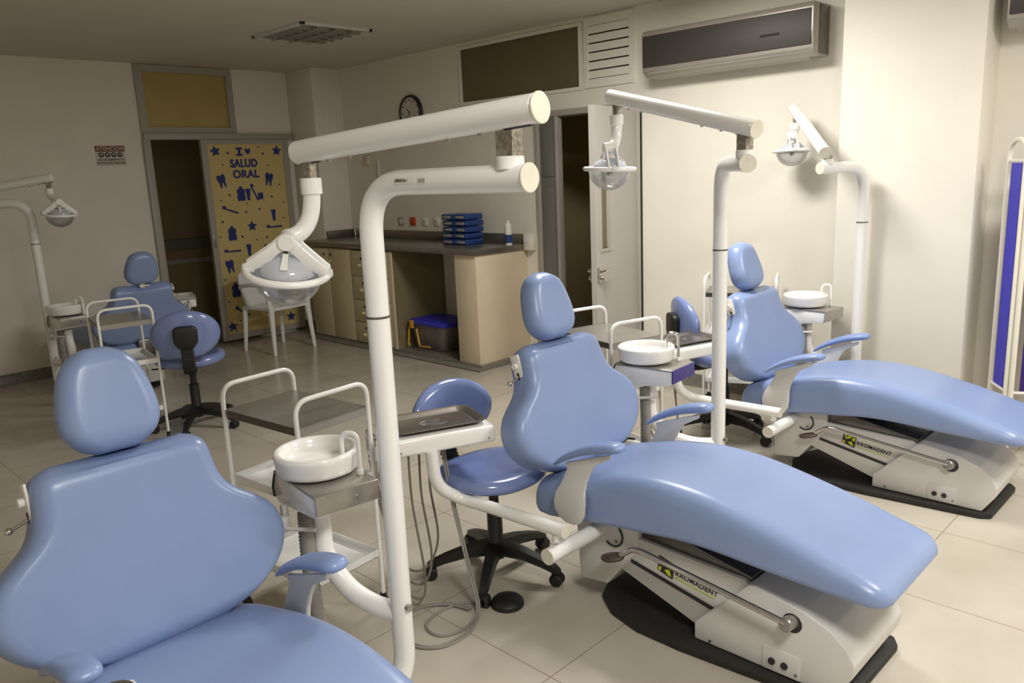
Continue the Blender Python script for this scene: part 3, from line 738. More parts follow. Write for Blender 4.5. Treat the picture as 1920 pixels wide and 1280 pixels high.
    MB().cyl((.045, -.459, .295), (.045, -.453, .295), .0275).build('pipe_cap', 'cap', root)
    return root
proto = make_chair()
C1, C2, C3, C4 = (.64, 1.735), (2.24, 1.69), (3.85, 1.72), (2.22, 6.30)
chairs = [(C2, -PI / 2, 'blue dental chair in the middle, between the two light poles, whole leg rest in view'),
          (C1, -PI / 2, 'blue dental chair nearest the camera, cut off by the left and bottom edges'),
          (C3, -PI / 2, 'blue dental chair farthest right, leg rest reaching the right edge of the photo'),
          (C4, PI / 2, 'blue dental chair turned away by the far left wall, seen from behind')]
for k, (c, rz, lb_) in enumerate(chairs):
    o = proto if k == 0 else copy_tree(proto)
    o.location = (c[0], c[1], 0); o.rotation_euler = (0, 0, rz); o.scale = (1, 1, (1, 1, .972, .945)[k]); tag(o, lb_, 'dental chair', 'blue dental chairs')

# ================================================================== DENTAL LIGHTS
def make_light(base, foot, arm_end, upR, upL, hang, label, tilt=(0, 0), r=.030, labelled=False, neckdir=(0, 0), zel=1.50, zoff=0):
    """base: pole xy; foot: horizontal end of the bent pole foot; arms given in world space"""
    root = empty('dental_light', (base[0], base[1], 0)); tag(root, label, 'dental light', 'dental lights on white poles')
    O = Vector((base[0], base[1], 0))
    def W(p): return Vector(p) - O
    ae = W(arm_end); zb = .12
    ft = W((foot[0], foot[1], zb))
    path = smooth_path([ft, Vector((0, 0, zb)), Vector((0, 0, ae.z)), ae], .13, 10)
    pole = MB().tube(path, r, 24).build('pole', 'white', root)
    MB().cyl((0, 0, 1.197), (0, 0, 1.203), r + .0008, seg=24).build('pole_seam', 'darksteel', pole)
    d = (ae - Vector((0, 0, ae.z))).normalized()
    MB().cyl(ae - d * .002, ae + d * .004, r + .0015, seg=28, bev=.0015).build('end_cap', 'cap', pole)
    MB().cyl((0, -r - .012, .384), (0, -r + .004, .384), .010, seg=14).build('pole_bolt', 'steel', pole)
    # post and upper arm
    uR, uL = W(upR), W(upL); ud = (uR - uL).normalized()
    pp = ae - d * .05
    MB().cyl((pp.x, pp.y, ae.z + r * .6), (pp.x, pp.y, ae.z + r + .016), .031, bev=.002).build('collar', 'white', pole)
    ang = math.atan2(ud.y, ud.x)
    b = MB().box((-.022, -.018, 0), (.022, .018, 1)); 
    zt = uR.z - r * .3
    bmesh.ops.transform(b.bm, matrix=Matrix.Translation((pp.x, pp.y, ae.z + r + .01)) @ Matrix.Rotation(ang, 4, 'Z') @ Matrix.Diagonal((1, 1, zt - ae.z - r - .01, 1)), verts=b.bm.verts)
    b.build('arm_post', 'rusty', root)
    up = MB().cyl(uL, uR, r, seg=28, bev=.006).build('upper_arm', 'white', root)
    MB().cyl(uR - ud * .001, uR + ud * .005, r + .002, seg=28, bev=.0015).build('end_cap', 'cap', up)
    la = (uR - uL).length
    for t in (.16, .26, .68, .80):
        q = uL + (uR - uL) * t; MB().cyl(q - Vector((0, 0, r - .002)), q - Vector((0, 0, r + .005)), .006, seg=8).build('screw', 'steel', up)
    for t in (.07, .93):
        q = uL + (uR - uL) * t; MB().cyl(q - Vector((0, 0, r - .006)) - ud * .035, q - Vector((0, 0, r - .006)) + ud * .035, .009, seg=10).build('arm_slot', 'ink', up)
    # swan neck
    h = W(hang); q0 = uL + (uR - uL) * .06; ztop = q0.z - r
    nx, ny = neckdir
    q0 = Vector((q0.x, q0.y, ztop))
    b = MB().box((-.014, -.010, 0), (.014, .010, .05)); bmesh.ops.transform(b.bm, matrix=Matrix.Translation(q0 - Vector((0, 0, .045))) @ Matrix.Rotation(ang, 4, 'Z'), verts=b.bm.verts)
    b.build('swivel', 'rusty', up)
    joint = h + Vector((0, 0, .085))
    zc = q0.z - .05; drop = zc - joint.z; hv = Vector((joint.x - q0.x, joint.y - q0.y, 0))
    b3 = [Vector((q0.x, q0.y, zc)), Vector((q0.x, q0.y, zc - drop * .55)), Vector((q0.x, q0.y, zc - drop * .95)) + hv * .15, joint]
    npts = [b3[0] * (1 - t) ** 3 + b3[1] * 3 * t * (1 - t) ** 2 + b3[2] * 3 * t * t * (1 - t) + b3[3] * t ** 3 for t in [k / 18 for k in range(19)]]
    neck = MB().tube(npts, .0225, 18).build('swan_neck', 'white', root)
    MB().cyl((q0.x, q0.y, zc - .03), (q0.x, q0.y, zc + .012), .0275, bev=.002).build('neck_collar', 'white', neck)
    # lamp head, tilted about its centre
    HM = Matrix.Translation(h) @ Matrix.Rotation(neckdir[0], 4, 'Z') @ Matrix.Rotation(tilt[0], 4, 'X') @ Matrix.Rotation(tilt[1], 4, 'Y')
    def part(mb, nm, mt, par, ang=40):
        bmesh.ops.transform(mb.bm, matrix=HM, verts=mb.bm.verts); return mb.build(nm, mt, par, ang)
    RR = .103
    hd = part(MB().tube([(RR * math.cos(2 * PI * k / 48), RR * math.sin(2 * PI * k / 48), 0) for k in range(48)], .0095, 12, closed=True), 'lamp_ring', 'white', root)
    n = 12
    part(MB().lathe([(.088, -.004)] + [(.088 * math.cos(a), -.004 - .084 * math.sin(a)) for a in [PI / 2 * k / n for k in range(1, n + 1)]] + [(.0865 * math.cos(a), -.004 - .0825 * math.sin(a)) for a in [PI / 2 * k / n for k in range(n, 0, -1)]] + [(.0865, -.004)], seg=40), 'lamp_bowl', 'glassbowl', hd, 80)
    part(MB().lathe([(.072, .000)] + [(.072 * math.cos(a), .046 * math.sin(a)) for a in [PI / 2 * k / n for k in range(1, n + 1)]] + [(.070 * math.cos(a), .044 * math.sin(a)) for a in [PI / 2 * k / n for k in range(n, 0, -1)]] + [(.070, 0)], seg=40), 'reflector_dome', 'dome', hd, 80)
    part(MB().box((-.02, -.010, -.026), (.02, .010, .0), .005), 'bulb_holder', 'darksteel', hd)
    part(MB().cyl((-.026, 0, -.022), (.026, 0, -.022), .006, seg=10), 'bulb', 'label', hd)
    part(MB().cyl((0, -.030, .085), (0, .030, .085), .0235, bev=.004), 'pivot_barrel', 'white', hd)
    for s in (-1, 1):
        for yy in (-.024, .018):
            part(MB().prism([(0, .100), (s * .020, .096), (s * .042, .072), (s * .106, .020), (s * .108, .002), (s * .090, .001), (s * .046, .026), (s * .018, .056), (0, .066)], 'y', yy, yy + .006, .001), 'yoke_arm', 'white', hd)
        part(MB().box((s * .092 - .014, -.022, .0), (s * .092 + .014, .022, .012), .003), 'yoke_foot', 'white', hd)
        part(MB().cyl((s * .100, 0, .004), (s * .114, 0, .006), .011, seg=14, bev=.002), 'yoke_screw', 'grey_white', hd)
    part(MB().plate([(-.006, -.020, .062), (.006, -.020, .062), (.009, -.064, .024), (-.009, -.064, .024)], (0, -.002, .003)), 'reflector_clip', 'white', hd)
    part(MB().cyl((0, -.030, .060), (0, -.020, .062), .006, seg=10), 'grip_screw', 'ink', hd)
    if labelled:
        ax = Vector((0, 0, ae.z)); dd = d
    return root, ae, d
TL = .26
l1, ae1, dd1 = make_light((1.193, 1.665), (.80, 1.64), (1.232, 1.15, 1.537), (1.205, 1.09, 1.672), (1.125, 1.87, 1.622), (1.05, 1.845, 1.322), 'white dental light on the nearest pole marked UNIDAD No 3', tilt=(.20, .13), neckdir=(-.70, 0))
make_light((2.94, 1.68), (2.50, 1.66), (2.585, 1.375, 1.545), (2.60, 1.355, 1.658), (2.81, 2.14, 1.845), (2.72, 2.075, 1.545), 'white dental light beside the middle chair, arm swung toward the open door', tilt=(.04, -.03), neckdir=(.82, 0))
make_light((4.47, 1.69), (4.10, 1.68), (4.16, 1.80, 1.50), (4.15, 1.775, 1.58), (4.64, 2.18, 1.845), (4.60, 2.165, 1.60), 'white dental light farthest right, standing in front of the pillar', tilt=(.0, .05), neckdir=(.6, 0))
make_light((1.65, 6.28), (2.0, 6.30), (1.28, 6.56, 1.485), (1.30, 6.60, 1.565), (1.80, 6.18, 1.650), (1.76, 6.03, 1.40), 'white dental light by the far left wall, its lamp over the turned chair side', tilt=(.12, .05), neckdir=(-.2, 0))
# labels stuck on the nearest pole's lower arm
AXM = Matrix.Translation(ae1 - dd1 * .48)
def stuck(s0, s1, a0, a1, nm, mt, rr=.0308, z0=ae1.z):
    b = MB(); n = 8; side = Vector((-dd1.y, dd1.x, 0))
    q = []
    for s_ in (s0, s1):
        row = []
        for k in range(n + 1):
            a = a0 + (a1 - a0) * k / n
            c = Vector((ae1.x, ae1.y, z0)) - dd1 * s_
            row.append(c + (side * -math.cos(a) + Vector((0, 0, 1)) * math.sin(a)) * rr)
        q.append(row)
    V = [[b.bm.verts.new(p) for p in row] for row in q]
    for k in range(n): b.bm.faces.new((V[0][k], V[0][k + 1], V[1][k + 1], V[1][k]))
    return b.build(nm, mt, l1.children[0])
stuck(.385, .318, -.12, .46, 'unit_label', 'label')
stuck(.304, .278, -.15, .62, 'inventory_sticker', 'label')
stuck(.302, .280, -.05, .25, 'sticker_print', 'framegrey', .0312)
_side = Vector((-dd1.y, dd1.x, 0)); _a = .17
_n = (_side * -math.cos(_a) + Vector((0, 0, 1)) * math.sin(_a)); _x = dd1; _y = _n.cross(_x)
TM = Matrix.Translation(Vector((ae1.x, ae1.y, ae1.z)) - dd1 * .381 + _n * .0314 - _y * .004) @ Matrix((( _x.x, _y.x, _n.x, 0), (_x.y, _y.y, _n.y, 0), (_x.z, _y.z, _n.z, 0), (0, 0, 0, 1)))
text_mesh('unit_text', 'UNIDAD No 3', .0105, 'ink', l1.children[0], TM, .0002, .0001, sx=.62)

# ================================================================== CUSPIDORS (spittoon on a box carried by a bent tube)
def make_cuspidor(front, pole):
    """local origin: floor under the bowl; box long side along y, front face at -y"""
    root = empty('cuspidor')
    bx = MB().prism([(-.188, .650), (-.188, .604), (-.170, .585), (.10, .557), (.125, .575), (.13, .60), (.105, .650)], 'x', -.098, .098, .003).build('cabinet_box', 'white', root)
    MB().prism([(-.190, .655), (-.190, .648), (.105, .648), (.105, .655)], 'x', -.103, .103, .002).build('top_plate', 'steel', bx)
    MB().box((-.103, -.195, .598), (.103, -.187, .655), .003).build('front_plate', front, bx)
    MB().cyl((.03, -.198, .624), (.03, -.193, .624), .005, seg=10).build('screw', 'chrome', bx)
    MB().prism([(.104, .656), (.135, .60), (.13, .57), (.122, .57), (.127, .60), (.098, .656)], 'x', -.102, .102).build('rear_trim', 'ink', bx)
    MB().lathe([(0, .662), (.112, .662), (.122, .666), (.126, .675), (.130, .708), (.132, .716), (.130, .723), (.124, .727), (.115, .726), (.109, .720), (.105, .708), (.096, .692), (.05, .686), (0, .685)], (0, 0, 0), 48).build('bowl', 'porcelain', root, 60)
    MB().lathe([(0, .654), (.06, .654), (.08, .662), (0, .662)], (0, 0, 0), 24).build('bowl_foot', 'darksteel', root)
    MB().tube(smooth_path([(.082, -.122, .655), (.082, -.122, .778), (.050, -.078, .778), (.050, -.078, .716)], .026, 8), .0072, 12).build('spout', 'white' if front != 'purple' else 'chrome', root)
    MB().cyl((.082, -.122, .655), (.082, -.122, .672), .010, bev=.002).build('spout_base', 'white', root)
    px, py = pole
    MB().tube(spline([(-.02, -.03, .63), (-.02, -.03, .56), (-.018, -.045, .48), (-.018 + (px + .018) * .25, -.045 + (py + .045) * .30, .40), (-.018 + (px + .018) * .62, -.045 + (py + .045) * .66, .362), (px * .96, py * .96, .355)], 8), .030, 18).build('support_tube', 'white', root)
    # corrugated drain hose
    path = spline([(-.068, -.03, .63), (-.075, -.04, .50), (-.06, -.03, .28), (.0, .0, .02)], 30)
    MB().tube(path, .02, 14, rad=[.0255 if k % 2 else .022 for k in range(len(path))]).build('drain_hose', 'hose', root, 80)
    jj = MB().box((-.115, .03, .52), (-.095, .055, .57), .004); jj.cyl((-.14, -.02, .525), (-.07, -.10, .525), .006, seg=10); jj.box((-.135, .0, .50), (-.105, .03, .545), .004)
    jj.build('suction_holder', 'grey_white', root)
    for ch in root.children:
        if ch.name.split('.')[0] in ('cabinet_box', 'bowl', 'bowl_foot', 'spout', 'spout_base', 'suction_holder'): ch.location.z = .072
    root.scale = (.93, .93, 1)
    return root
for (x, y, fm, rz, pole, lb_) in [
        (1.137, 1.94, 'steel', -.12, (1.193, 1.665), 'white spittoon unit with bare steel front beside the nearest chair'),
        (2.765, 1.93, 'purple', .08, (2.94, 1.68), 'white spittoon unit with a purple front plate behind the middle chair'),
        (4.37, 1.95, 'acsilver', -.12, (4.47, 1.69), 'white spittoon unit with beige grey front behind the far right chair'),
        (1.675, 5.93, 'steel', 0, (1.65, 6.28), 'white spittoon unit of the turned chair by the far left wall')]:
    dx, dy = pole[0] - x, pole[1] - y
    lx, ly = (dx * math.cos(rz) + dy * math.sin(rz)) / .93, (-dx * math.sin(rz) + dy * math.cos(rz)) / .93
    o = make_cuspidor(fm, (lx, ly)); o.location = (x, y, 0); o.rotation_euler = (0, 0, rz); tag(o, lb_, 'spittoon', 'spittoon units')

# ================================================================== INSTRUMENT TABLES
def make_table(hoses=True):
    """local origin: floor below the table centre; long side along x"""
    root = empty('instrument_table')
    bx = MB().prism([(-.130, .655), (-.136, .64), (-.136, .60), (-.128, .594), (.12, .594), (.13, .605), (.13, .655)], 'x', -.19, .19, .007, 3).build('table_body', 'white', root)
    for s in (-1, 1): MB().cyl((s * .165, -.139, .612), (s * .165, -.135, .612), .004, seg=8).build('screw', 'steel', bx)
    hold = MB().box((-.225, -.10, .60), (-.18, .08, .625), .004)
    for k in range(3): hold.cyl((-.235, -.08 + k * .06, .585), (-.235, -.08 + k * .06, .635), .011, seg=12)
    hb_ = hold.build('handpiece_holder', 'grey_white', root)
    for k in range(3):
        MB().tube([(-.238, -.08 + k * .06, .54), (-.236, -.08 + k * .06, .66)], .008, 10, rad=[.006, .009]).build('handpiece', 'chrome', hb_)
    if hoses:
        for k in range(3):
            y = -.10 + k * .07
            MB().tube(spline([(-.13 + k * .06, y, .596), (-.125 + k * .055, y + .01, .40), (-.10 + k * .05, y + .0, .12 + .03 * k), (-.13 + k * .03, y - .03, .045 + .02 * k), (-.19 + k * .02, y - .0, .12), (-.215, y + .02, .38), (-.237, -.08 + k * .06, .54)], 8), .0045, 7).build('handpiece_hose', 'browncord', root)
    return root
def tray_on(x, y, z, rz, label, mt='traysteel'):
    o = empty('instrument_tray', (x, y, z), rz); tag(o, label, 'tray', 'steel instrument trays')
    def ring(hx, hy, zz, r):
        pts = [Vector((hx, hy, zz)), Vector((-hx, hy, zz)), Vector((-hx, -hy, zz)), Vector((hx, -hy, zz))]
        return smooth_path(pts, r, 4, closed=True)
    MB().loft([ring(.148, .088, .001, .03), ring(.168, .108, .016, .04), ring(.176, .116, .017, .045), ring(.176, .116, .0135, .045), ring(.167, .107, .0125, .04), ring(.147, .087, -.001, .03)]).build('tray_dish', mt, o)
    MB().lathe([(0, .0012), (.05, .0012), (.05, .0022), (.046, .0022), (.045, .0015), (0, .0015)], mtx=Matrix.Diagonal((1.1, .8, 1, 1)), seg=28).build('tray_boss', mt, o)
def table_arm(parent, pts):
    MB().tube(smooth_path(pts, .09, 8), .023, 18).build('swing_arm', 'white', parent)
def place_table(x, y, rz, armpts, label):
    o = make_table(); tag(o, label, 'instrument table', 'white instrument tables')
    o.location = (x, y, 0); o.rotation_euler = (0, 0, rz)
    inv = (Matrix.Translation((x, y, 0)) @ Matrix.Rotation(rz, 4, 'Z')).inverted()
    p = [inv @ Vector(q) for q in armpts]
    table_arm(o, p)
    d0 = (p[0] - p[1]).normalized()
    MB().cyl(p[0] - d0 * .001, p[0] + d0 * .004, .0245, seg=24, bev=.0012).build('arm_cap', 'cap', o)
    s = Vector(armpts[0]) - Vector((0, 0, 0)); s0 = inv @ Vector((armpts[0][0], armpts[0][1] + .035, armpts[0][2]))
    MB().cyl(s0 - Vector((0, 0, .045)), s0, .016).build('swivel_post', 'white', o)
def arm_for(c): 
    x, y = c; return [(x - .405, y - .08, .378), (x - .425, y + .26, .378), (x - .45, y + .385, .385), (x - .55, y + .40, .46), (x - .56, y + .40, .60)]
place_table(1.775, 2.185, -.39, arm_for(C2), 'white instrument table on a bent arm beside the middle chair')
tray_on(1.775, 2.19, .657, -.39, 'steel tray lying on the middle instrument table in front of the shiny stool')
place_table(3.47, 2.19, -.30, arm_for(C3), 'white instrument table behind the middle light pole, serving the far chair')
tray_on(3.47, 2.195, .657, -.30, 'steel tray lying on the instrument table behind the middle pole')
place_table(.235, 1.33, .0, [(C1[0] - .405, C1[1] - .08, .378), (C1[0] - .46, C1[1] - .10, .378), (.14, 1.45, .39), (.16, 1.36, .60)], 'white instrument table by the nearest chair, only a corner at the bottom edge')
tray_on(.235, 1.33, .657, .0, 'steel tray showing only its corner at the bottom edge of the photo')
place_table(2.68, 6.50, 1.15, [(C4[0] + .405, C4[1] + .08, .36), (C4[0] + .42, C4[1] + .04, .36), (2.68, 6.50, .39), (2.68, 6.50, .60)], 'white instrument table half hidden behind the turned chair')
tray_on(2.68, 6.50, .657, 1.15, 'pale tray behind the turned chair by the far wall', 'label')

# ================================================================== STOOLS
def make_stool():
    """local origin floor centre; backrest toward -x, front toward +x"""
    root = empty('dentist_stool')
    for k in range(5):
        a = 2 * PI * k / 5 + .35; c, s = math.cos(a), math.sin(a)
        secs = []
        for t, z, w_, h_ in [(.02, .115, .032, .030), (.12, .105, .026, .022), (.20, .085, .021, .018), (.255, .066, .018, .016), (.275, .056, .012, .012)]:
            secs.append([Vector((c * t - s * y, s * t + c * y, z + zz)) for y, zz in [(w_, -h_ * .4), (w_ * .8, h_), (-w_ * .8, h_), (-w_, -h_ * .4), (-w_ * .6, -h_), (w_ * .6, -h_)]])
        lg = MB().loft(secs).build('base_leg', 'black', root, 40)
        q = MB()
        for sd in (-1, 1):
            ctr = Vector((c * .262 - s * sd * .013, s * .262 + c * sd * .013, .026)); ax = Vector((-s, c, 0)) * .010
            q.cyl(ctr - ax, ctr + ax, .0255, seg=18, bev=.004)
        q.box((c * .262 - .017, s * .262 - .017, .03), (c * .262 + .017, s * .262 + .017, .056), .006)
        q.build('caster', 'black', lg)
    MB().lathe([(0, .07), (.034, .07), (.040, .09), (.040, .13), (.030, .15), (.030, .28), (.020, .285), (.018, .40), (0, .40)]).build('gas_column', 'black', root)
    MB().box((-.09, -.055, .392), (.09, .055, .412), .006).build('seat_plate', 'black', root)
    MB().tube(smooth_path([(0, .05, .398), (.02, .16, .390), (.03, .24, .392)], .03, 4), .005, 8).build('height_lever', 'black', root)
    secs = []
    n = 44
    for (sc, z) in [(.80, .410), (.93, .413), (.99, .424), (1.0, .440), (.975, .455), (.90, .466), (.75, .472), (.45, .470), (.2, .468)]:
        secs.append([(.195 * sc * math.copysign(abs(math.cos(a)) ** .9, math.cos(a)), .215 * sc * math.copysign(abs(math.sin(a)) ** .9, math.sin(a)), z + .012 * (math.sin(a) ** 2) * (sc > .85)) for a in [2 * PI * k / n for k in range(n)]])
    MB().loft(secs).build('seat', 'shiny', root, 60)
    # accordion post
    pth = spline([(-.10, 0, .405), (-.19, 0, .40), (-.262, 0, .43), (-.285, 0, .52), (-.292, 0, .62)], 10)
    secs = []
    for k, p in enumerate(pth):
        g = 1.0 if k % 2 else .86; t = (pth[min(k + 1, len(pth) - 1)] - pth[max(k - 1, 0)]).normalized(); nn = Vector((t.z, 0, -t.x))
        secs.append([p + nn * (.017 * g * a_) + Vector((0, .038 * g * b_, 0)) for a_, b_ in [(1, .8), (1, -.8), (.6, -1), (-.6, -1), (-1, -.8), (-1, .8), (-.6, 1), (.6, 1)]])
    MB().loft(secs).build('back_post', 'black', root, 25)
    # backrest cushion
    sec_ = []
    n = 40
    for (sc, x) in [(.15, .032), (.5, .031), (.8, .027), (.93, .018), (1.0, .004), (1.0, -.006), (.96, -.018), (.88, -.026), (.5, -.028), (.1, -.028)]:
        ring = []
        for k in range(n):
            a = 2 * PI * k / n; y = .202 * sc * math.cos(a); z = .142 * sc * math.sin(a); 
            if z < 0: z *= 1.0
            ring.append(Vector((-.262 + x + 1.0 * y * y * .9 - .0, y, .632 + z)))
        sec_.append(ring)
    bk = MB().loft(sec_).build('backrest', 'shiny', root, 60)
    MB().prism([(-.07, .05), (-.045, .065), (.045, .065), (.07, .05), (.07, -.03), (.045, -.065), (-.045, -.065), (-.07, -.03)], 'x', -.325, -.285, .012, 3, mtx=Matrix.Translation((0, 0, .625))).build('back_bracket', 'black', bk)
    return root
st = make_stool()
def face(bx, by): return math.atan2(-by, -bx)
for k, (x, y, bxy, lb_) in enumerate([
        (1.985, 2.105, (.06, .95), 'shiny blue stool behind the middle instrument table'),
        (2.09, 5.00, (-.42, -.9), 'blue stool seen from behind with black post, in front of the turned chair'),
        (3.95, 2.22, (-.74, .60), 'blue stool behind the middle light pole, its backrest seen from the side')]):
    o = st if k == 0 else copy_tree(st)
    o.location = (x, y, 0); o.rotation_euler = (0, 0, face(*bxy)); o.scale = (1, 1, (.965, 1.05, 1.08)[k]); tag(o, lb_, 'stool', 'blue dentist stools')

# ================================================================== TROLLEYS
def make_trolley(Wd=.30, Ln=.42, H=.86):
    """local origin floor centre; rails stand at the two ends (y = +-Ln/2) and span x"""
    root = empty('instrument_trolley')
    hx, hy = Wd / 2, Ln / 2
    for s in (-1, 1):
        MB().tube(smooth_path([(-hx, s * hy, .045), (-hx, s * hy, H), (hx, s * hy, H), (hx, s * hy, .045)], .055, 7), .0085, 12).build('rail_frame', 'white', root)
        for sx in (-1, 1):
            MB().cyl((sx * hx - .009, s * hy, .024), (sx * hx + .009, s * hy, .024), .024, bev=.003).build('caster', 'rubber', root)
            MB().cyl((sx * hx, s * hy, .03), (sx * hx, s * hy, .056), .012).build('caster_stem', 'black', root)
    sh = MB(); t = .004
    sh.box((-hx + .002, -hy, .768), (hx - .002, hy, .772)); sh.box((-hx + .002, hy - t, .745), (hx - .002, hy, .768))
    sh.build('top_shelf', 'steel', root, smooth=False)
    MB().box((-hx + .004, -hy - .001, .742), (hx - .004, -hy + t, .7675)).build('shelf_lip', 'acsilver', root)
    for s in (-1, 1): MB().box((s * (hx - .003) - .002, -hy, .745), (s * (hx - .003) + .002, hy, .771)).build('shelf_edge', 'darksteel', root)
    for z in (.50, .20):
        q = MB(); q.box((-hx + .004, -hy, z), (hx - .004, hy, z + .004))
        for a, b in [((-hx + .004, -hy), (hx - .004, -hy + t)), ((-hx + .004, hy - t), (hx - .004, hy)), ((-hx + .004, -hy), (-hx + .008, hy)), ((hx - .008, -hy), (hx - .004, hy))]:
            q.box((a[0], a[1], z), (b[0], b[1], z + .03))
        q.build('shelf', 'white', root, smooth=False)
    return root
tr = make_trolley()
for k, (x, y, rz, sc, lb_) in enumerate([
        (1.365, 2.44, .10, 1.0, 'white tube trolley with steel top behind the nearest spittoon'),
        (1.74, 5.13, -.18, .98, 'white trolley standing before the turned chair at left'),
        (2.995, 2.31, -.25, 1.0, 'white trolley between the middle chair headrest and its spittoon'),
        (4.50, 2.42, .42, 1.0, 'white trolley against the wall behind the far right chair headrest')]):
    o = tr if k == 0 else copy_tree(tr)
    o.location = (x, y, 0); o.rotation_euler = (0, 0, rz); o.scale = (1, 1, 1); tag(o, lb_, 'trolley', 'white tube trolleys')
# things on the trolleys
def cable(name, pts, r, mt, label, cat='cable', closed=False):
    o = MB().tube(spline(pts, 8), r, 8).build(name, mt); tag(o, label, cat); return o
cable('power_cable', [(1.30, 2.50, .528), (1.36, 2.56, .53), (1.42, 2.55, .58), (1.49, 2.50, .56), (1.50, 2.40, .528), (1.42, 2.38, .528), (1.38, 2.46, .56), (1.47, 2.42, .6), (1.49, 2.36, .53)], .005, 'ink', 'black power cable bundled on the middle shelf of the nearest trolley')
cable('blue_cable', [(1.36, 2.42, .526), (1.44, 2.38, .529), (1.485, 2.33, .54), (1.49, 2.28, .528)], .005, 'bluecord', 'blue cable lying on the middle shelf of the nearest trolley')
cable('grey_cable', [(1.27, 2.36, .55), (1.30, 2.42, .59), (1.34, 2.44, .60), (1.36, 2.40, .56), (1.32, 2.34, .53), (1.26, 2.32, .525)], .004, 'cord', 'thin grey cable loop on the nearest trolley behind the hose')
cable('black_cable', [(2.94, 2.26, .225), (2.99, 2.22, .24), (3.03, 2.24, .25), (3.0, 2.3, .228), (3.05, 2.28, .226), (3.08, 2.22, .226)], .006, 'ink', 'black cable heap on the trolley behind the middle chair')

# foot pedal with cord, coiled hose on the floor
fp = empty('foot_pedal', (1.835, 1.90, 0)); tag(fp, 'round black foot pedal on the floor beside the middle chair', 'foot pedal')
MB().lathe([(0, 0), (.058, 0), (.062, .006), (.060, .018), (.050, .028), (.03, .033), (0, .034)], seg=40).build('pedal_dome', 'black', fp)
cp = [(1.80, 1.955, .006), (1.74, 2.02, .005), (1.66, 2.05, .005), (1.56, 2.03, .005), (1.53, 1.97, .005), (1.55, 1.92, .005), (1.62, 1.90, .005), (1.71, 1.93, .006)]
cable('pedal_cord', cp, .005, 'cord', 'grey cord curling from the round foot pedal', 'cord')
for k, off in enumerate((0, .011)):
    pts = [(1.80 - off, 2.17, .60), (1.785 - off, 2.12, .42), (1.77 - off, 2.04, .2), (1.745 - off, 1.96, .05), (1.72 - off, 1.93, .008), (1.67 - off, 1.895, .007), (1.60, 1.865 + off, .006), (1.50, 1.875 + off, .006), (1.44 + off, 1.95, .006), (1.45 + off, 2.06, .006), (1.52, 2.135 - off, .006), (1.62, 2.13 - off, .006), (1.70 - off, 2.05, .009), (1.72 - off, 1.97, .012)]
    cable('coiled_hose', pts, .0040, 'cord', 'thin grey hose coiled on the floor, %s of the pair' % ('outer one' if k == 0 else 'inner one'), 'hose')

# small orange bottle behind the far chair
ob = empty('orange_bottle', (4.47, 2.33, .774)); tag(ob, 'small orange bottle on the trolley behind the far right chair', 'bottle')
MB().lathe([(0, 0), (.022, 0), (.024, .01), (.024, .06), (.010, .08), (.010, .09), (0, .09)], seg=20).build('bottle_body', 'orange', ob)
MB().lathe([(0, .088), (.012, .088), (.012, .105), (0, .105)], seg=16).build('cap', 'label', ob)

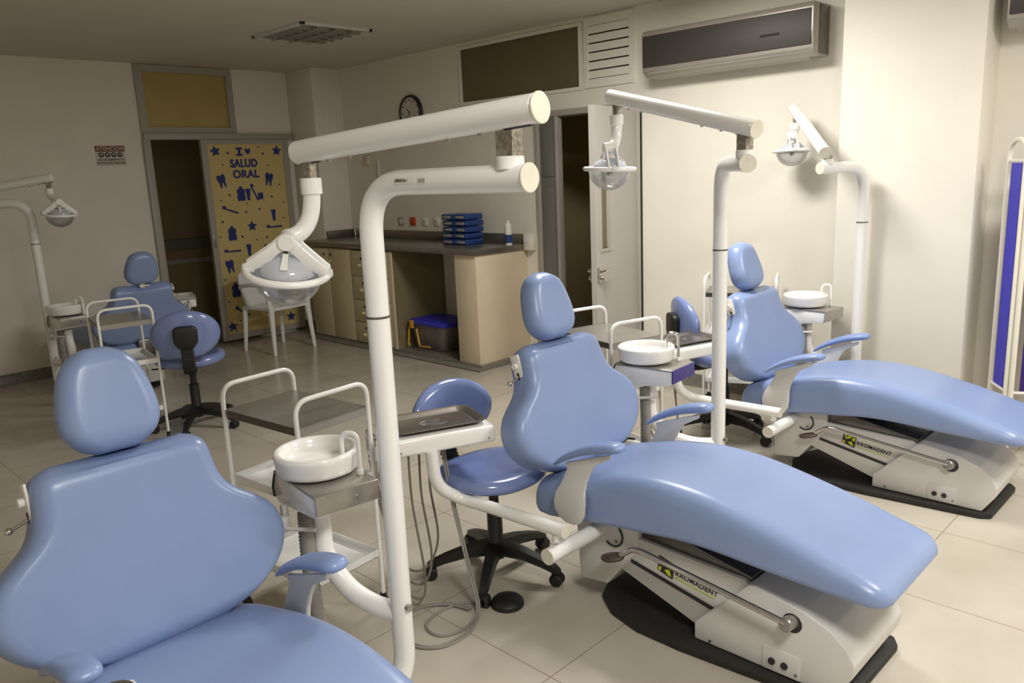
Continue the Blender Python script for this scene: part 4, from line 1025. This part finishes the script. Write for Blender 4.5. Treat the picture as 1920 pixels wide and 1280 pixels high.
# ================================================================== PLASTIC ARMCHAIR
def plastic_chair(x, y, rz):
    root = empty('plastic_armchair', (x, y, 0), rz); tag(root, 'white moulded plastic armchair in front of the decorated sliding door', 'chair')
    # front toward -y
    s = MB().prism([(-.21, -.21), (.21, -.21), (.20, .19), (-.20, .19)], 'z', .405, .425, .01).build('seat', 'white', root)
    MB().prism([(-.215, .37), (-.17, .405), (.17, .405), (.215, .37), (.215, .43), (-.215, .43)], 'y', -.222, -.205, .003).build('seat_apron', 'white', root)
    MB().prism([(-.215, .37), (-.17, .405), (.17, .405), (.215, .37), (.215, .43), (-.215, .43)], 'x', -.22, -.205, .003).build('seat_apron', 'white', root)
    MB().prism([(-.215, .37), (-.17, .405), (.17, .405), (.215, .37), (.215, .43), (-.215, .43)], 'x', .205, .22, .003).build('seat_apron', 'white', root)
    for sx in (-1, 1):
        MB().tube([(sx * .225, -.235, 0), (sx * .205, -.21, .38), (sx * .205, -.21, .42), (sx * .235, -.20, .60)], .02, 10, rad=[.016, .027, .027, .016]).build('leg', 'white', root)
        MB().tube([(sx * .215, .235, 0), (sx * .195, .20, .42)], .02, 10, rad=[.016, .026]).build('leg', 'white', root)
        MB().tube(spline([(sx * .235, -.21, .60), (sx * .24, -.16, .635), (sx * .24, 0, .64), (sx * .225, .18, .62), (sx * .20, .235, .60)], 6), .019, 10).build('armrest', 'white', root)
    secs = []
    for z, w_, yy in [(.42, .18, .19), (.55, .20, .215), (.65, .205, .245), (.72, .19, .262), (.75, .14, .268)]:
        secs.append([(w_ * (-1 + 2 * k / 8), yy + .03 * (1 - (2 * k / 8 - 1) ** 2), z) for k in range(9)] + [(w_ * (1 - 2 * k / 8), yy + .014 + .03 * (1 - (2 * k / 8 - 1) ** 2), z) for k in range(9)])
    MB().loft(secs).build('backrest', 'white', root)
plastic_chair(3.70, 6.78, .12)

# ================================================================== STORAGE BIN under the worktop
sb = empty('storage_bin', (4.48, 5.32, .045)); sb.rotation_euler = (0, 0, 0); tag(sb, 'cloudy plastic storage bin with blue lid and yellow latch in the knee space', 'storage bin')
secs = []
for z, sx, sy in [(0, .14, .18), (.02, .15, .20), (.20, .17, .235), (.225, .172, .238)]:
    secs.append(smooth_path([(sx, sy, z), (-sx, sy, z), (-sx, -sy, z), (sx, -sy, z)], .06, 5, closed=True))
MB().loft(secs).build('tub', 'murk', sb)
secs = [smooth_path([(a, b, z), (-a, b, z), (-a, -b, z), (a, -b, z)], .07, 5, closed=True) for z, a, b in [(.226, .185, .25), (.25, .19, .255), (.262, .18, .245), (.268, .14, .20)]]
MB().loft(secs).build('lid', 'boxblue' if False else 'screenblue', sb)
MB().box((-.205, .145, .19), (-.185, .195, .262), .006).build('latch', 'ochre', sb)
MB().tube(smooth_path([(-.19, .21, .20), (-.205, .215, .05), (-.205, .20, .03)], .01, 3), .008, 8).build('carry_handle', 'ochre', sb)
MB().tube(smooth_path([(-.19, .11, .19), (-.205, .06, .04), (-.205, -.08, .05)], .02, 3), .008, 8).build('carry_handle', 'ochre', sb)
